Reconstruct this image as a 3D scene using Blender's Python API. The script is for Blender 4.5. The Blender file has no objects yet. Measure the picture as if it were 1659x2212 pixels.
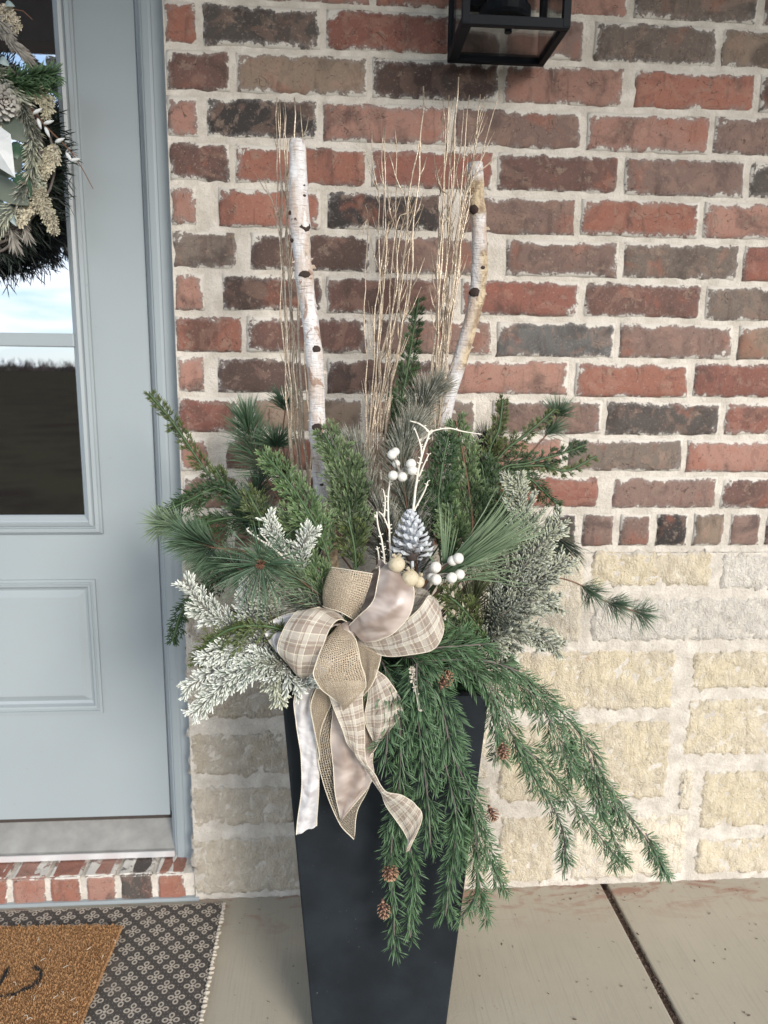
import bpy, math, random
import numpy as np
from mathutils import Vector, Matrix, noise as mnoise

random.seed(7); rng = np.random.default_rng(7)
S = bpy.context.scene
R = math.radians

# ------------------------------------------------------------------ camera
PITCH, YAW, ROLL, CAM = 0.1856, 0.074, 0.0124, Vector((0, -1.56, 1.216))
FWD = Vector((math.sin(YAW)*math.cos(PITCH), math.cos(YAW)*math.cos(PITCH), -math.sin(PITCH)))
_r = Vector((math.cos(YAW), -math.sin(YAW), 0)); _u = _r.cross(FWD)
RGT = _r*math.cos(ROLL) + _u*math.sin(ROLL); UPV = -_r*math.sin(ROLL) + _u*math.cos(ROLL)
cd = bpy.data.cameras.new('camera'); cam = bpy.data.objects.new('camera', cd)
S.collection.objects.link(cam); S.camera = cam
m = Matrix((RGT, UPV, -FWD)).transposed().to_4x4(); m.translation = CAM; cam.matrix_world = m
cd.sensor_fit = 'VERTICAL'; cd.angle_y = 2*math.atan(1106/1600)
cd.clip_start = 0.02; cd.clip_end = 2000
cd.dof.use_dof = True; cd.dof.focus_distance = 1.13; cd.dof.aperture_fstop = 4.0

# ------------------------------------------------------------------ sky and sun
SUN_EL, SUN_AZ = R(21), R(152)          # azimuth measured from +Y towards +X: behind the camera, to its right
w = bpy.data.worlds.new("World"); S.world = w; w.use_nodes = True
wn = w.node_tree; wn.nodes.clear()
def N(t, k, **kw):
    n = t.nodes.new(k)
    for a, b in kw.items(): setattr(n, a, b)
    return n
sky = N(wn, 'ShaderNodeTexSky', sky_type='NISHITA', sun_disc=False)
sky.sun_elevation = SUN_EL; sky.sun_rotation = SUN_AZ; sky.air_density = 1.0; sky.dust_density = .35
tc = N(wn, 'ShaderNodeTexCoord'); mp = N(wn, 'ShaderNodeMapping'); mp.inputs['Scale'].default_value = (2.2, 2.2, 11)
nz = N(wn, 'ShaderNodeTexNoise'); nz.inputs['Scale'].default_value = 2.4; nz.inputs['Detail'].default_value = 6; nz.inputs['Roughness'].default_value = .55
rp = N(wn, 'ShaderNodeValToRGB'); rp.color_ramp.elements[0].position = .42; rp.color_ramp.elements[1].position = .62
mx = N(wn, 'ShaderNodeMix', data_type='RGBA'); mx.inputs[7].default_value = (8.0, 8.1, 8.3, 1)
bg = N(wn, 'ShaderNodeBackground'); bg.inputs['Strength'].default_value = .092
wo = N(wn, 'ShaderNodeOutputWorld'); L = wn.links.new
L(tc.outputs['Generated'], mp.inputs[0]); L(mp.outputs[0], nz.inputs['Vector']); L(nz.outputs['Fac'], rp.inputs[0])
hz = N(wn, 'ShaderNodeMix', data_type='RGBA'); hz.inputs[0].default_value = .6; hz.inputs[7].default_value = (3.7, 4.9, 6.4, 1)
L(sky.outputs[0], hz.inputs[6]); L(rp.outputs[0], mx.inputs[0]); L(hz.outputs[2], mx.inputs[6]); L(mx.outputs[2], bg.inputs[0]); L(bg.outputs[0], wo.inputs[0])
sd = bpy.data.lights.new('sun', 'SUN'); sd.energy = 1.5; sd.angle = R(22); sd.color = (1, .93, .84)
so = bpy.data.objects.new('sun', sd); S.collection.objects.link(so)
_sv = Vector((math.sin(SUN_AZ)*math.cos(SUN_EL), math.cos(SUN_AZ)*math.cos(SUN_EL), math.sin(SUN_EL)))
so.rotation_euler = _sv.to_track_quat('Z', 'Y').to_euler()
S.view_settings.view_transform = 'Standard'; S.view_settings.look = 'None'
S.view_settings.exposure = 1.42; S.view_settings.gamma = 1; S.view_settings.use_curve_mapping = False
S.cycles.max_bounces = 6; S.cycles.transparent_max_bounces = 24

# ------------------------------------------------------------------ helpers
def at(x, y, Y=0.0):
    """the point of the vertical plane at depth Y that is seen at x, y of the measured picture (1659 wide)"""
    d = RGT*((x-829.5)/1600) + UPV*((1106-y)/1600) + FWD
    return CAM + d*((Y-CAM.y)/d.y)
def atz(x, y, Z=0.0):
    d = RGT*((x-829.5)/1600) + UPV*((1106-y)/1600) + FWD
    return CAM + d*((Z-CAM.z)/d.z)
def link(o, parent=None):
    S.collection.objects.link(o)
    if parent is not None: o.parent = parent
    return o
def tag(o, label=None, cat=None, group=None, kind=None):
    if label: o['label'] = label
    if cat: o['category'] = cat
    if group: o['group'] = group
    if kind: o['kind'] = kind
    return o
def empty(name, loc=(0,0,0), **k):
    o = bpy.data.objects.new(name, None); link(o); o.location = loc; o.empty_display_size = .05
    return tag(o, **k)

class MB:
    """collects shapes, then links them as one mesh object"""
    def __init__(s): s.v=[]; s.f=[]; s.c=[]; s.uv={}; s.nd=[]; s.fat=[]
    def add(s, vs, fs, c=None):
        b=len(s.v); s.v.extend([tuple(x) for x in vs]); s.f.extend([tuple(i+b for i in f) for f in fs])
        s.c.extend(c if c else [(0,.5,0)]*len(vs)); return b
    def box(s, x0,x1,y0,y1,z0,z1):
        s.add([(x0,y0,z0),(x1,y0,z0),(x1,y1,z0),(x0,y1,z0),(x0,y0,z1),(x1,y0,z1),(x1,y1,z1),(x0,y1,z1)],
              [(0,3,2,1),(4,5,6,7),(0,1,5,4),(1,2,6,5),(2,3,7,6),(3,0,4,7)])
    def tube(s, pts, rad, n=6, c=None, cap=True):
        pts=[Vector(p) for p in pts]; k=len(pts)
        if not hasattr(rad,'__len__'): rad=[rad]*k
        t=(pts[1]-pts[0]).normalized(); a=t.orthogonal().normalized(); vs=[]; cs=[]
        for i,p in enumerate(pts):
            t2=(pts[min(i+1,k-1)]-pts[max(i-1,0)])
            if t2.length<1e-9: t2=t
            t2.normalize(); a=(a-t2*a.dot(t2))
            if a.length<1e-6: a=t2.orthogonal()
            a.normalize(); b=t2.cross(a); t=t2
            for j in range(n):
                q=2*math.pi*j/n; vs.append(p+(a*math.cos(q)+b*math.sin(q))*rad[i]); cs.append((i/(k-1),.5,0) if c is None else c)
        fs=[(i*n+j,i*n+(j+1)%n,(i+1)*n+(j+1)%n,(i+1)*n+j) for i in range(k-1) for j in range(n)]
        if cap: fs.append(tuple(range(n-1,-1,-1))); fs.append(tuple((k-1)*n+j for j in range(n)))
        s.add(vs,fs,cs)
    def needle(s, p, d, l, w, droop=0, t0=0, t1=1, var=None, fat=False):
        (s.fat if fat else s.nd).append((p[0],p[1],p[2],d[0],d[1],d[2],l,w,droop,t0,t1,random.random() if var is None else var))
    def _flush(s):
        if s.nd:
            a=np.array(s.nd); n=len(a); P=a[:,0:3]; D=a[:,3:6]/np.linalg.norm(a[:,3:6],axis=1)[:,None]; l=a[:,6:7]; W=a[:,7:8]
            sd=np.cross(D,rng.normal(size=(n,3))*.75+np.array([0,-1.0,.15])); sd/=np.linalg.norm(sd,axis=1)[:,None]+1e-9
            g=np.array([[0,0,-1.]])*a[:,8:9]*l
            def q(t,sg,wf): return P+D*l*t+g*t*t+sd*W*wf*sg
            V=np.stack([P,q(.3,1,.5),q(.3,-1,.5),q(.75,1,.42),q(.75,-1,.42),q(1,0,0)],1).reshape(-1,3)
            tt=np.array([0,.3,.3,.75,.75,1.])
            T=(a[:,9:10]+(a[:,10:11]-a[:,9:10])*tt[None]).reshape(-1)
            vv=np.repeat(a[:,11],6); b=len(s.v)
            s.v.extend(V.tolist()); s.c.extend(np.stack([T,vv,vv*0],1).tolist())
            o=(b+6*np.arange(n))[:,None]
            s.f.extend((o+[0,1,2]).tolist()); s.f.extend((o+[1,3,4,2]).tolist()); s.f.extend((o+[3,5,4]).tolist()); s.nd=[]
        if s.fat:
            a=np.array(s.fat); n=len(a); P=a[:,0:3]; D=a[:,3:6]/np.linalg.norm(a[:,3:6],axis=1)[:,None]; l=a[:,6:7]; W=a[:,7:8]
            A=np.cross(D,rng.normal(size=(n,3))); A/=np.linalg.norm(A,axis=1)[:,None]+1e-9; B=np.cross(D,A)
            vs=[]
            for t,wf in ((0,.35),(.55,.5),(.88,.42)):
                for k in range(3):
                    q=2*math.pi*k/3; vs.append(P+D*l*t+(A*math.cos(q)+B*math.sin(q))*W*wf+np.array([[0,0,-1.]])*a[:,8:9]*l*t*t)
            vs.append(P+D*l+np.array([[0,0,-1.]])*a[:,8:9]*l)
            V=np.stack(vs,1).reshape(-1,3); tt=np.array([0,0,0,.55,.55,.55,.88,.88,.88,1.])
            T=(a[:,9:10]+(a[:,10:11]-a[:,9:10])*tt[None]).reshape(-1); vv=np.repeat(a[:,11],10); b=len(s.v)
            s.v.extend(V.tolist()); s.c.extend(np.stack([T,vv,vv*0],1).tolist()); o=(b+10*np.arange(n))[:,None]
            for r0 in (0,3):
                for k in range(3): s.f.extend((o+[r0+k,r0+(k+1)%3,r0+3+(k+1)%3,r0+3+k]).tolist())
            for k in range(3): s.f.extend((o+[6+k,6+(k+1)%3,9]).tolist())
            s.fat=[]
    def build(s, name, mat, parent=None, smooth=False, bevel=0, col=None):
        s._flush()
        me=bpy.data.meshes.new(name); me.from_pydata(s.v,[],s.f); me.update()
        at_=me.attributes.new('tint','FLOAT_VECTOR','POINT'); at_.data.foreach_set('vector',np.array(s.c,dtype=np.float32).ravel())
        if s.uv:
            ul=me.uv_layers.new(name='UVMap'); li=np.zeros(len(me.loops),dtype=np.int32); me.loops.foreach_get('vertex_index',li)
            U=np.array([s.uv.get(i,(0,0)) for i in range(len(s.v))],dtype=np.float32)[li]; ul.data.foreach_set('uv',U.ravel())
        if smooth: me.polygons.foreach_set('use_smooth',[True]*len(me.polygons))
        me.materials.append(mat); o=bpy.data.objects.new(name,me); link(o,parent)
        if bevel:
            md=o.modifiers.new('bevel','BEVEL'); md.width=bevel; md.segments=2; md.limit_method='ANGLE'
        if col: o.color=(*col,1)
        return o

def cat(ps, n):
    """Catmull-Rom through ps, n samples"""
    ps=[Vector(p) for p in ps]
    if len(ps)==2: return [ps[0].lerp(ps[1],i/(n-1)) for i in range(n)]
    out=[]; m_=len(ps)-1
    for i in range(n):
        t=i/(n-1)*m_; k=min(int(t),m_-1); u=t-k
        p0=ps[k-1] if k>0 else ps[0]*2-ps[1]; p1=ps[k]; p2=ps[k+1]; p3=ps[k+2] if k+2<=m_ else ps[m_]*2-ps[m_-1]
        out.append(.5*((2*p1)+(-p0+p2)*u+(2*p0-5*p1+4*p2-p3)*u*u+(-p0+3*p1-3*p2+p3)*u*u*u))
    return out
def lin(c): return tuple(c)+(1,)

# ------------------------------------------------------------------ materials
class M:
    def __init__(s, name, rough=.6, **kw):
        s.m=bpy.data.materials.new(name); s.m.use_nodes=True; s.t=s.m.node_tree; s.b=s.t.nodes['Principled BSDF']
        s.out=s.t.nodes['Material Output']; s.b.inputs['Roughness'].default_value=rough
        for k,v in kw.items(): s.b.inputs[k.replace('_',' ')].default_value=v
    def n(s,k,**kw): return N(s.t,k,**kw)
    def l(s,a,b): s.t.links.new(a,b)
    def val(s,inp,x):
        if isinstance(x,(int,float)): inp.default_value=x
        elif isinstance(x,tuple): inp.default_value=x if len(x)==len(inp.default_value) else x+(1,)
        else: s.l(x,inp)
    def math(s,op,a,b=0,c=0,clamp=False):
        n=s.n('ShaderNodeMath',operation=op,use_clamp=clamp); s.val(n.inputs[0],a); s.val(n.inputs[1],b); s.val(n.inputs[2],c); return n.outputs[0]
    def ss(s,x,a,b,lo=0.,hi=1.):
        n=s.n('ShaderNodeMapRange',interpolation_type='SMOOTHSTEP'); s.val(n.inputs[0],x); n.inputs[1].default_value=a; n.inputs[2].default_value=b; n.inputs[3].default_value=lo; n.inputs[4].default_value=hi; return n.outputs[0]
    def mix(s,f,a,b,bt='MIX'):
        n=s.n('ShaderNodeMix',data_type='RGBA',blend_type=bt); s.val(n.inputs[0],f); s.val(n.inputs[6],a); s.val(n.inputs[7],b); return n.outputs[2]
    def noise(s,vec,scale,detail=4,rough=.55,dist=0,col=False):
        n=s.n('ShaderNodeTexNoise'); n.inputs['Scale'].default_value=scale; n.inputs['Detail'].default_value=detail; n.inputs['Roughness'].default_value=rough; n.inputs['Distortion'].default_value=dist
        if vec is not None: s.l(vec,n.inputs['Vector'])
        return n.outputs['Color' if col else 'Fac']
    def obj(s,scale=None,rand=False):
        t=s.n('ShaderNodeTexCoord').outputs['Object']
        if rand:
            oi=s.n('ShaderNodeObjectInfo'); a=s.n('ShaderNodeVectorMath',operation='MULTIPLY_ADD'); s.l(oi.outputs['Random'],a.inputs[0]); a.inputs[1].default_value=(37,53,71); s.l(t,a.inputs[2]); t=a.outputs[0]
        if scale:
            mp=s.n('ShaderNodeMapping'); mp.inputs['Scale'].default_value=scale; s.l(t,mp.inputs[0]); t=mp.outputs[0]
        return t
    def bump(s,h,st=.3,dist=.002,prev=None):
        n=s.n('ShaderNodeBump'); n.inputs['Strength'].default_value=st; n.inputs['Distance'].default_value=dist; s.l(h,n.inputs['Height'])
        if prev: s.l(prev,n.inputs['Normal'])
        s.l(n.outputs[0],s.b.inputs['Normal']); return n.outputs[0]
    def base(s,x): s.val(s.b.inputs['Base Color'],x)
    def tint(s):
        a=s.n('ShaderNodeAttribute',attribute_name='tint'); sp=s.n('ShaderNodeSeparateXYZ'); s.l(a.outputs['Vector'],sp.inputs[0]); return sp.outputs

def simple(name,col,rough=.5,nscale=60,namt=.25,bump=0,metal=0,rand=False):
    q=M(name,rough,Metallic=metal); v=q.obj(rand=rand); f=q.noise(v,nscale,5)
    q.base(q.mix(f,tuple(c*(1-namt) for c in col)+(1,),tuple(min(1,c*(1+namt)) for c in col)+(1,)))
    if bump: q.bump(f,bump,.002)
    return q.m

MAT={}
# brick
def brick_mat():
    q=M('fired_brick',.85); v=q.obj(rand=True); oc=q.n('ShaderNodeObjectInfo').outputs['Color']
    big=q.noise(v,11,4,.6,.6); med=q.noise(v,38,5,.65,.4); fine=q.noise(v,240,3,.7)
    streak=q.noise(q.obj((60,60,9),rand=True),1,3,.5,.3)
    c=q.mix(q.ss(big,.52,.70),oc,q.mix(.65,oc,(.040,.030,.027,1)))                 # burnt patches
    c=q.mix(q.ss(big,.46,.32,0,.8),c,q.mix(.6,oc,(.27,.095,.06,1)))              # redder patches
    c=q.mix(q.ss(med,.56,.66,0,.55),c,(.25,.18,.14,1))                               # sandy blooms
    c=q.mix(q.ss(streak,.58,.68,0,.35),c,(.07,.04,.033,1)); c=q.mix(q.ss(q.noise(v,17,3,.5,1.2),.53,.62,0,.42),c,q.mix(.5,c,(.36,.22,.165,1)))
    fold=q.noise(v,19,3,.5,1.6); line=q.math('ABSOLUTE',q.math('SUBTRACT',fold,.50))
    c=q.mix(q.math('MULTIPLY',q.ss(line,.011,.002,0,.75),q.ss(med,.48,.54)),c,(.045,.028,.023,1))  # folds of the clay
    c=q.mix(q.ss(fold,.59,.66,0,.35),c,q.mix(.6,oc,(.05,.032,.028,1)))
    c=q.mix(q.ss(fine,.60,.70,0,.55),c,(.34,.27,.225,1)); c=q.mix(q.ss(fine,.40,.30,0,.6),c,(.03,.02,.018,1))
    # mortar smears that creep in from the edges
    ed=q.tint()[0]                                                                     # distance to the edge in cm
    sm=q.math('ADD',q.math('MULTIPLY',q.math('SUBTRACT',q.noise(v,42,6,.75,.3),q.ss(q.noise(v,13,2,.5),.38,.60,.535,.40)),4.2),q.math('MULTIPLY',q.math('SUBTRACT',fine,.5),.9))
    sm=q.math('ADD',sm,q.math('MULTIPLY',q.ss(q.tint()[1],.45,1.),.38)); mask=q.ss(q.math('SUBTRACT',sm,ed),-.10,.12)
    gr=q.ss(q.math('SUBTRACT',sm,ed),-.8,.0,0,.5)
    c=q.mix(gr,c,(.24,.22,.21,1)); c=q.mix(mask,c,(.58,.545,.495,1))
    q.base(c); h=q.math('ADD',q.math('MULTIPLY',med,.6),q.math('ADD',q.math('MULTIPLY',fine,.35),q.math('MULTIPLY',mask,.5)))
    q.bump(h,.55,.003); return q.m
MAT['brick']=brick_mat()
def mortar_mat():
    q=M('sandy_mortar',.95); v=q.obj(); a=q.noise(v,22,4,.6); b=q.noise(v,170,4,.75); f=q.noise(v,420,2,.6)
    c=q.mix(q.ss(a,.35,.68),(.52,.475,.415,1),(.68,.63,.565,1)); c=q.mix(q.ss(f,.60,.70,0,.6),c,(.24,.19,.155,1)); c=q.mix(q.ss(b,.60,.75,0,.4),c,(.75,.70,.63,1)); q.base(c)
    q.bump(q.math('ADD',b,q.math('MULTIPLY',a,1.2)),.8,.005); return q.m
MAT['mortar']=mortar_mat()
def stone_mat():
    q=M('chopped_limestone',.9); v=q.obj(rand=True); oc=q.n('ShaderNodeObjectInfo').outputs['Color']
    a=q.noise(v,9,5,.6,.5); b=q.noise(q.obj((70,70,34),rand=True),1,5,.7,.6); f=q.noise(v,260,3,.6)
    c=q.mix(q.ss(a,.35,.65),q.mix(.35,oc,(.52,.47,.42,1)),oc); c=q.mix(q.ss(b,.52,.68,0,.35),c,(.46,.37,.25,1)); c=q.mix(q.ss(b,.46,.34,0,.6),c,(.78,.73,.63,1))
    st=q.noise(v,26,3,.5); c=q.mix(q.ss(st,.68,.76,0,.35),c,(.42,.22,.13,1))
    ed=q.tint()[0]; sm=q.math('MULTIPLY',q.math('SUBTRACT',q.noise(v,30,5,.7),.44),5.0); mask=q.ss(q.math('SUBTRACT',sm,ed),-.3,.4)
    c=q.mix(mask,c,(.64,.595,.54,1)); q.base(c); ch=q.noise(q.obj((130,130,60),rand=True),1,4,.7,1.2); q.bump(q.math('ADD',q.math('MULTIPLY',q.math('ADD',b,ch),1.3),f),.9,.006); return q.m
MAT['stone']=stone_mat()
def concrete_mat():
    q=M('broomed_concrete',.8); v=q.obj(); a=q.noise(v,3.5,5,.6); st=q.noise(q.obj((240,7,1)),1,3,.6); f=q.noise(v,130,4,.7); sp=q.noise(v,70,2,.5)
    c=q.mix(a,(.33,.295,.232,1),(.435,.395,.32,1)); c=q.mix(q.ss(st,.5,.7,0,.25),c,(.24,.22,.19,1)); c=q.mix(q.ss(sp,.70,.75,0,.7),c,(.14,.11,.09,1)); c=q.mix(q.ss(f,.62,.75,0,.35),c,(.5,.47,.42,1))
    # red clay dust washed along the foot of the wall
    sx=q.n('ShaderNodeSeparateXYZ'); q.l(v,sx.inputs[0]); near=q.ss(sx.outputs[1],-.16,.0); r=q.noise(q.obj((9,26,1)),1,5,.7,.8)
    c=q.mix(q.math('MULTIPLY',near,q.ss(r,.48,.64,0,.75)),c,(.27,.12,.085,1)); q.base(c)
    q.bump(q.math('ADD',q.math('MULTIPLY',st,.5),f),.25,.002); return q.m
MAT['concrete']=concrete_mat()
def paint_mat():
    q=M('blue_grey_paint',.42); v=q.obj(); a=q.noise(v,5,3); d=q.noise(v,60,2)
    c=q.mix(a,(.285,.325,.348,1),(.310,.350,.372,1)); c=q.mix(q.ss(d,.72,.78,0,.4),c,(.2,.2,.2,1)); q.base(c); q.bump(q.noise(v,300,2),.05,.001); return q.m
MAT['paint']=paint_mat()
MAT['alu']=simple('weathered_aluminium',(.33,.325,.31),.45,30,.35,.1,.35)
MAT['lip']=simple('bright_aluminium',(.72,.72,.73),.3,30,.1,0,.4)
MAT['dark_gap']=simple('dark_gap_brown',(.045,.035,.03),.8)
def glass_mat():
    q=M('dark_door_glass',.02); gl=q.n('ShaderNodeBsdfGlossy'); gl.inputs['Roughness'].default_value=.006; gl.inputs['Color'].default_value=(.86,.92,1,1)
    di=q.n('ShaderNodeBsdfDiffuse'); di.inputs['Color'].default_value=(.012,.012,.014,1); fr=q.n('ShaderNodeFresnel'); fr.inputs[0].default_value=1.6
    f=q.math('ADD',q.math('MULTIPLY',fr.outputs[0],1.0),.62,clamp=True); mx=q.n('ShaderNodeMixShader'); q.l(f,mx.inputs[0]); q.l(di.outputs[0],mx.inputs[1]); q.l(gl.outputs[0],mx.inputs[2]); q.l(mx.outputs[0],q.out.inputs[0]); return q.m
MAT['glass']=glass_mat()
def clear_glass():
    q=M('lantern_glass',.02); gl=q.n('ShaderNodeBsdfGlossy'); gl.inputs['Roughness'].default_value=.01; tr=q.n('ShaderNodeBsdfTransparent'); tr.inputs[0].default_value=(.93,.95,.95,1)
    fr=q.n('ShaderNodeFresnel'); fr.inputs[0].default_value=1.5; mx=q.n('ShaderNodeMixShader'); q.l(q.math('MULTIPLY',fr.outputs[0],.6),mx.inputs[0]); q.l(tr.outputs[0],mx.inputs[1]); q.l(gl.outputs[0],mx.inputs[2]); q.l(mx.outputs[0],q.out.inputs[0]); return q.m
MAT['clear']=clear_glass()
MAT['black_metal']=simple('black_powder_coat',(.0035,.0055,.009),.55,90,.3,.05); MAT['black_metal'].node_tree.nodes['Principled BSDF'].inputs['Specular IOR Level'].default_value=.15
def pot_mat():
    q=M('charcoal_fibrestone',.6); q.b.inputs['Specular IOR Level'].default_value=.28; v=q.obj(); a=q.noise(v,7,5,.6); f=q.noise(v,160,2,.6); vo=q.n('ShaderNodeTexVoronoi'); vo.inputs['Scale'].default_value=95; q.l(v,vo.inputs['Vector'])
    c=q.mix(q.ss(a,.35,.7),(.0055,.0085,.012,1),(.0125,.0175,.023,1)); pit=q.math('MULTIPLY',q.ss(vo.outputs['Distance'],.16,.08),q.ss(q.noise(v,30,2),.5,.6)); c=q.mix(pit,c,(.005,.006,.008,1))
    c=q.mix(q.ss(f,.74,.80,0,.8),c,(.22,.21,.2,1)); q.base(c); q.bump(q.math('SUBTRACT',q.math('MULTIPLY',a,.4),pit),.3,.002); return q.m
MAT['pot']=pot_mat()
def leafm(name,base,tip,rough=.5,t0=.5,t1=1.,frost=0):  # dark bases and light tips also paint shaded gaps and highlights
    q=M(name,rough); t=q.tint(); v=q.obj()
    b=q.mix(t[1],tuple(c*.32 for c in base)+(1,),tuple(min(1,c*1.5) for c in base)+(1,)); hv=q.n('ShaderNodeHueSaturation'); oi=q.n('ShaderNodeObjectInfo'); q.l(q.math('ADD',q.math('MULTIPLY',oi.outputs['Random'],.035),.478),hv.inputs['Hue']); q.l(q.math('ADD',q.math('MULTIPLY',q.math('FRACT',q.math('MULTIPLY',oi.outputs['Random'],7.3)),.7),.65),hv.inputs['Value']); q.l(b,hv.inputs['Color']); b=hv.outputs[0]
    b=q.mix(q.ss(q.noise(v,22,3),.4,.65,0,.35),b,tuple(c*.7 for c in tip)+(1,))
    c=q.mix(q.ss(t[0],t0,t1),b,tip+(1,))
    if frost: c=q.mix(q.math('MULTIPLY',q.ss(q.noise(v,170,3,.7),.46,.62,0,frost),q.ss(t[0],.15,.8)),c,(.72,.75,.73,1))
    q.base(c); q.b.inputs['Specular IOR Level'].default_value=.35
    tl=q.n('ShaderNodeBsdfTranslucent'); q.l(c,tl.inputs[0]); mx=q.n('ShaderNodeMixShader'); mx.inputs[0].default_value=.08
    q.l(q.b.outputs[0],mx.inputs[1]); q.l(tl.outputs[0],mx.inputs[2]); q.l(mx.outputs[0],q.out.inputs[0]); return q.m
MAT['spruce']=leafm('green_needle',(.023,.060,.026),(.118,.205,.100),.5,.2,1)
MAT['pine']=leafm('blue_green_needle',(.024,.056,.033),(.105,.170,.100),.5,.2,1)
MAT['pine_pale']=leafm('pale_green_needle',(.050,.098,.050),(.20,.27,.16),.5,.1,.9)
MAT['pine_dark']=leafm('deep_green_needle',(.011,.028,.015),(.036,.068,.034))  # dark pine, also used on filler that paints the inner shade
MAT['pine_olive']=leafm('olive_needle',(.075,.105,.045),(.20,.22,.12))
MAT['flock']=leafm('grey_flocked_needle',(.062,.078,.058),(.29,.265,.20),.7,.45,1,.35)
MAT['cedar']=leafm('cedar_green',(.048,.082,.030),(.185,.26,.115))
MAT['cedar_dark']=leafm('cedar_dark_green',(.016,.038,.013),(.055,.10,.036))
MAT['cedar_olive']=leafm('cedar_olive',(.036,.055,.015),(.12,.15,.05))
MAT['frost']=leafm('frosted_needle',(.11,.14,.11),(.74,.76,.68),.75,.2,.8,.8)
MAT['frost_grey']=leafm('grey_frosted_needle',(.075,.088,.068),(.56,.57,.42),.75,.4,.95,.5)
MAT['backing_shade']=leafm('shade_black_needle',(.008,.014,.010),(.014,.024,.016))  # blackened to give the dark wreath reflection in the pane
MAT['stem']=simple('brown_stem',(.15,.075,.045),.7)
MAT['wire']=simple('grey_brown_wire_stem',(.13,.11,.10),.6)
MAT['greenstem']=simple('green_stem',(.06,.11,.045),.6)
MAT['whitetwig']=simple('white_twig',(.72,.68,.60),.7,200,.2,.3)
MAT['soil']=simple('dark_moss',(.014,.02,.010),.95,80,.6,.8)
def gold_mat():
    q=M('champagne_glints',.38,Metallic=.55); v=q.obj(); f=q.noise(v,330,3,.6); g=q.noise(v,60,3)
    c=q.mix(g,(.20,.145,.10,1),(.72,.61,.48,1)); c=q.mix(q.ss(f,.6,.68),c,(.95,.88,.74,1)); c=q.mix(q.ss(f,.42,.34,0,.7),c,(.13,.08,.05,1)); q.base(c); q.bump(f,.7,.001); return q.m  # light tone and bright flecks paint metallic highlights and sparkle into the colour
MAT['gold']=gold_mat()
def birch_mat():
    q=M('birch_bark',.7); v=q.obj(); a=q.noise(q.obj((30,30,10)),1,5,.65,.5); b=q.noise(q.obj((60,60,420)),1,2,.5); t=q.tint()
    c=q.mix(q.ss(a,.42,.66),(.62,.61,.62,1),(.45,.36,.30,1)); c=q.mix(q.ss(b,.62,.70,0,.45),c,(.16,.10,.075,1)); pt_=q.noise(q.obj((45,45,28)),1,4,.6,.8); c=q.mix(q.ss(pt_,.60,.66,0,.8),c,(.27,.16,.11,1)); c=q.mix(q.ss(pt_,.40,.34,0,.6),c,(.74,.74,.75,1))
    tan=q.mix(q.ss(q.noise(v,70,5,.7),.4,.6),(.24,.17,.11,1),(.52,.42,.28,1)); c=q.mix(t[1],c,tan); q.base(c); q.bump(q.math('ADD',q.math('ADD',a,pt_),q.math('MULTIPLY',b,.6)),.9,.005); return q.m
MAT['birch']=birch_mat(); MAT['knot']=simple('birch_knot',(.035,.022,.018),.9,200,.5,.5)
def cone_mat(name,base,tip,t0=.35):
    q=M(name,.7); t=q.tint(); v=q.obj(); f=q.noise(v,200,4,.7)
    c=q.mix(q.ss(q.math('ADD',t[0],q.math('MULTIPLY',q.math('SUBTRACT',f,.5),.7)),t0,t0+.3),base+(1,),tip+(1,)); q.base(c); q.bump(f,.4,.002); return q.m
MAT['cone_silver']=cone_mat('silver_painted_scale',(.06,.045,.04),(.50,.52,.55),.24)
MAT['cone_brown']=cone_mat('brown_scale',(.10,.045,.03),(.38,.22,.14),.5)
MAT['cone_white']=cone_mat('white_tipped_scale',(.07,.04,.03),(.55,.53,.50),.45)
def berry_mat(name,col):
    q=M(name,.6); v=q.obj(); f=q.noise(v,190,3,.6); c=q.mix(q.ss(f,.5,.7),col+(1,),tuple(x*.82 for x in col)+(1,)); c=q.mix(q.ss(q.noise(v,120,2),.72,.76),c,(.2,.15,.1,1)); q.base(c); q.bump(f,.5,.002); return q.m
MAT['berry']=berry_mat('white_berry',(.66,.64,.60)); MAT['pod']=berry_mat('cream_pod',(.52,.45,.32))
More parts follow.
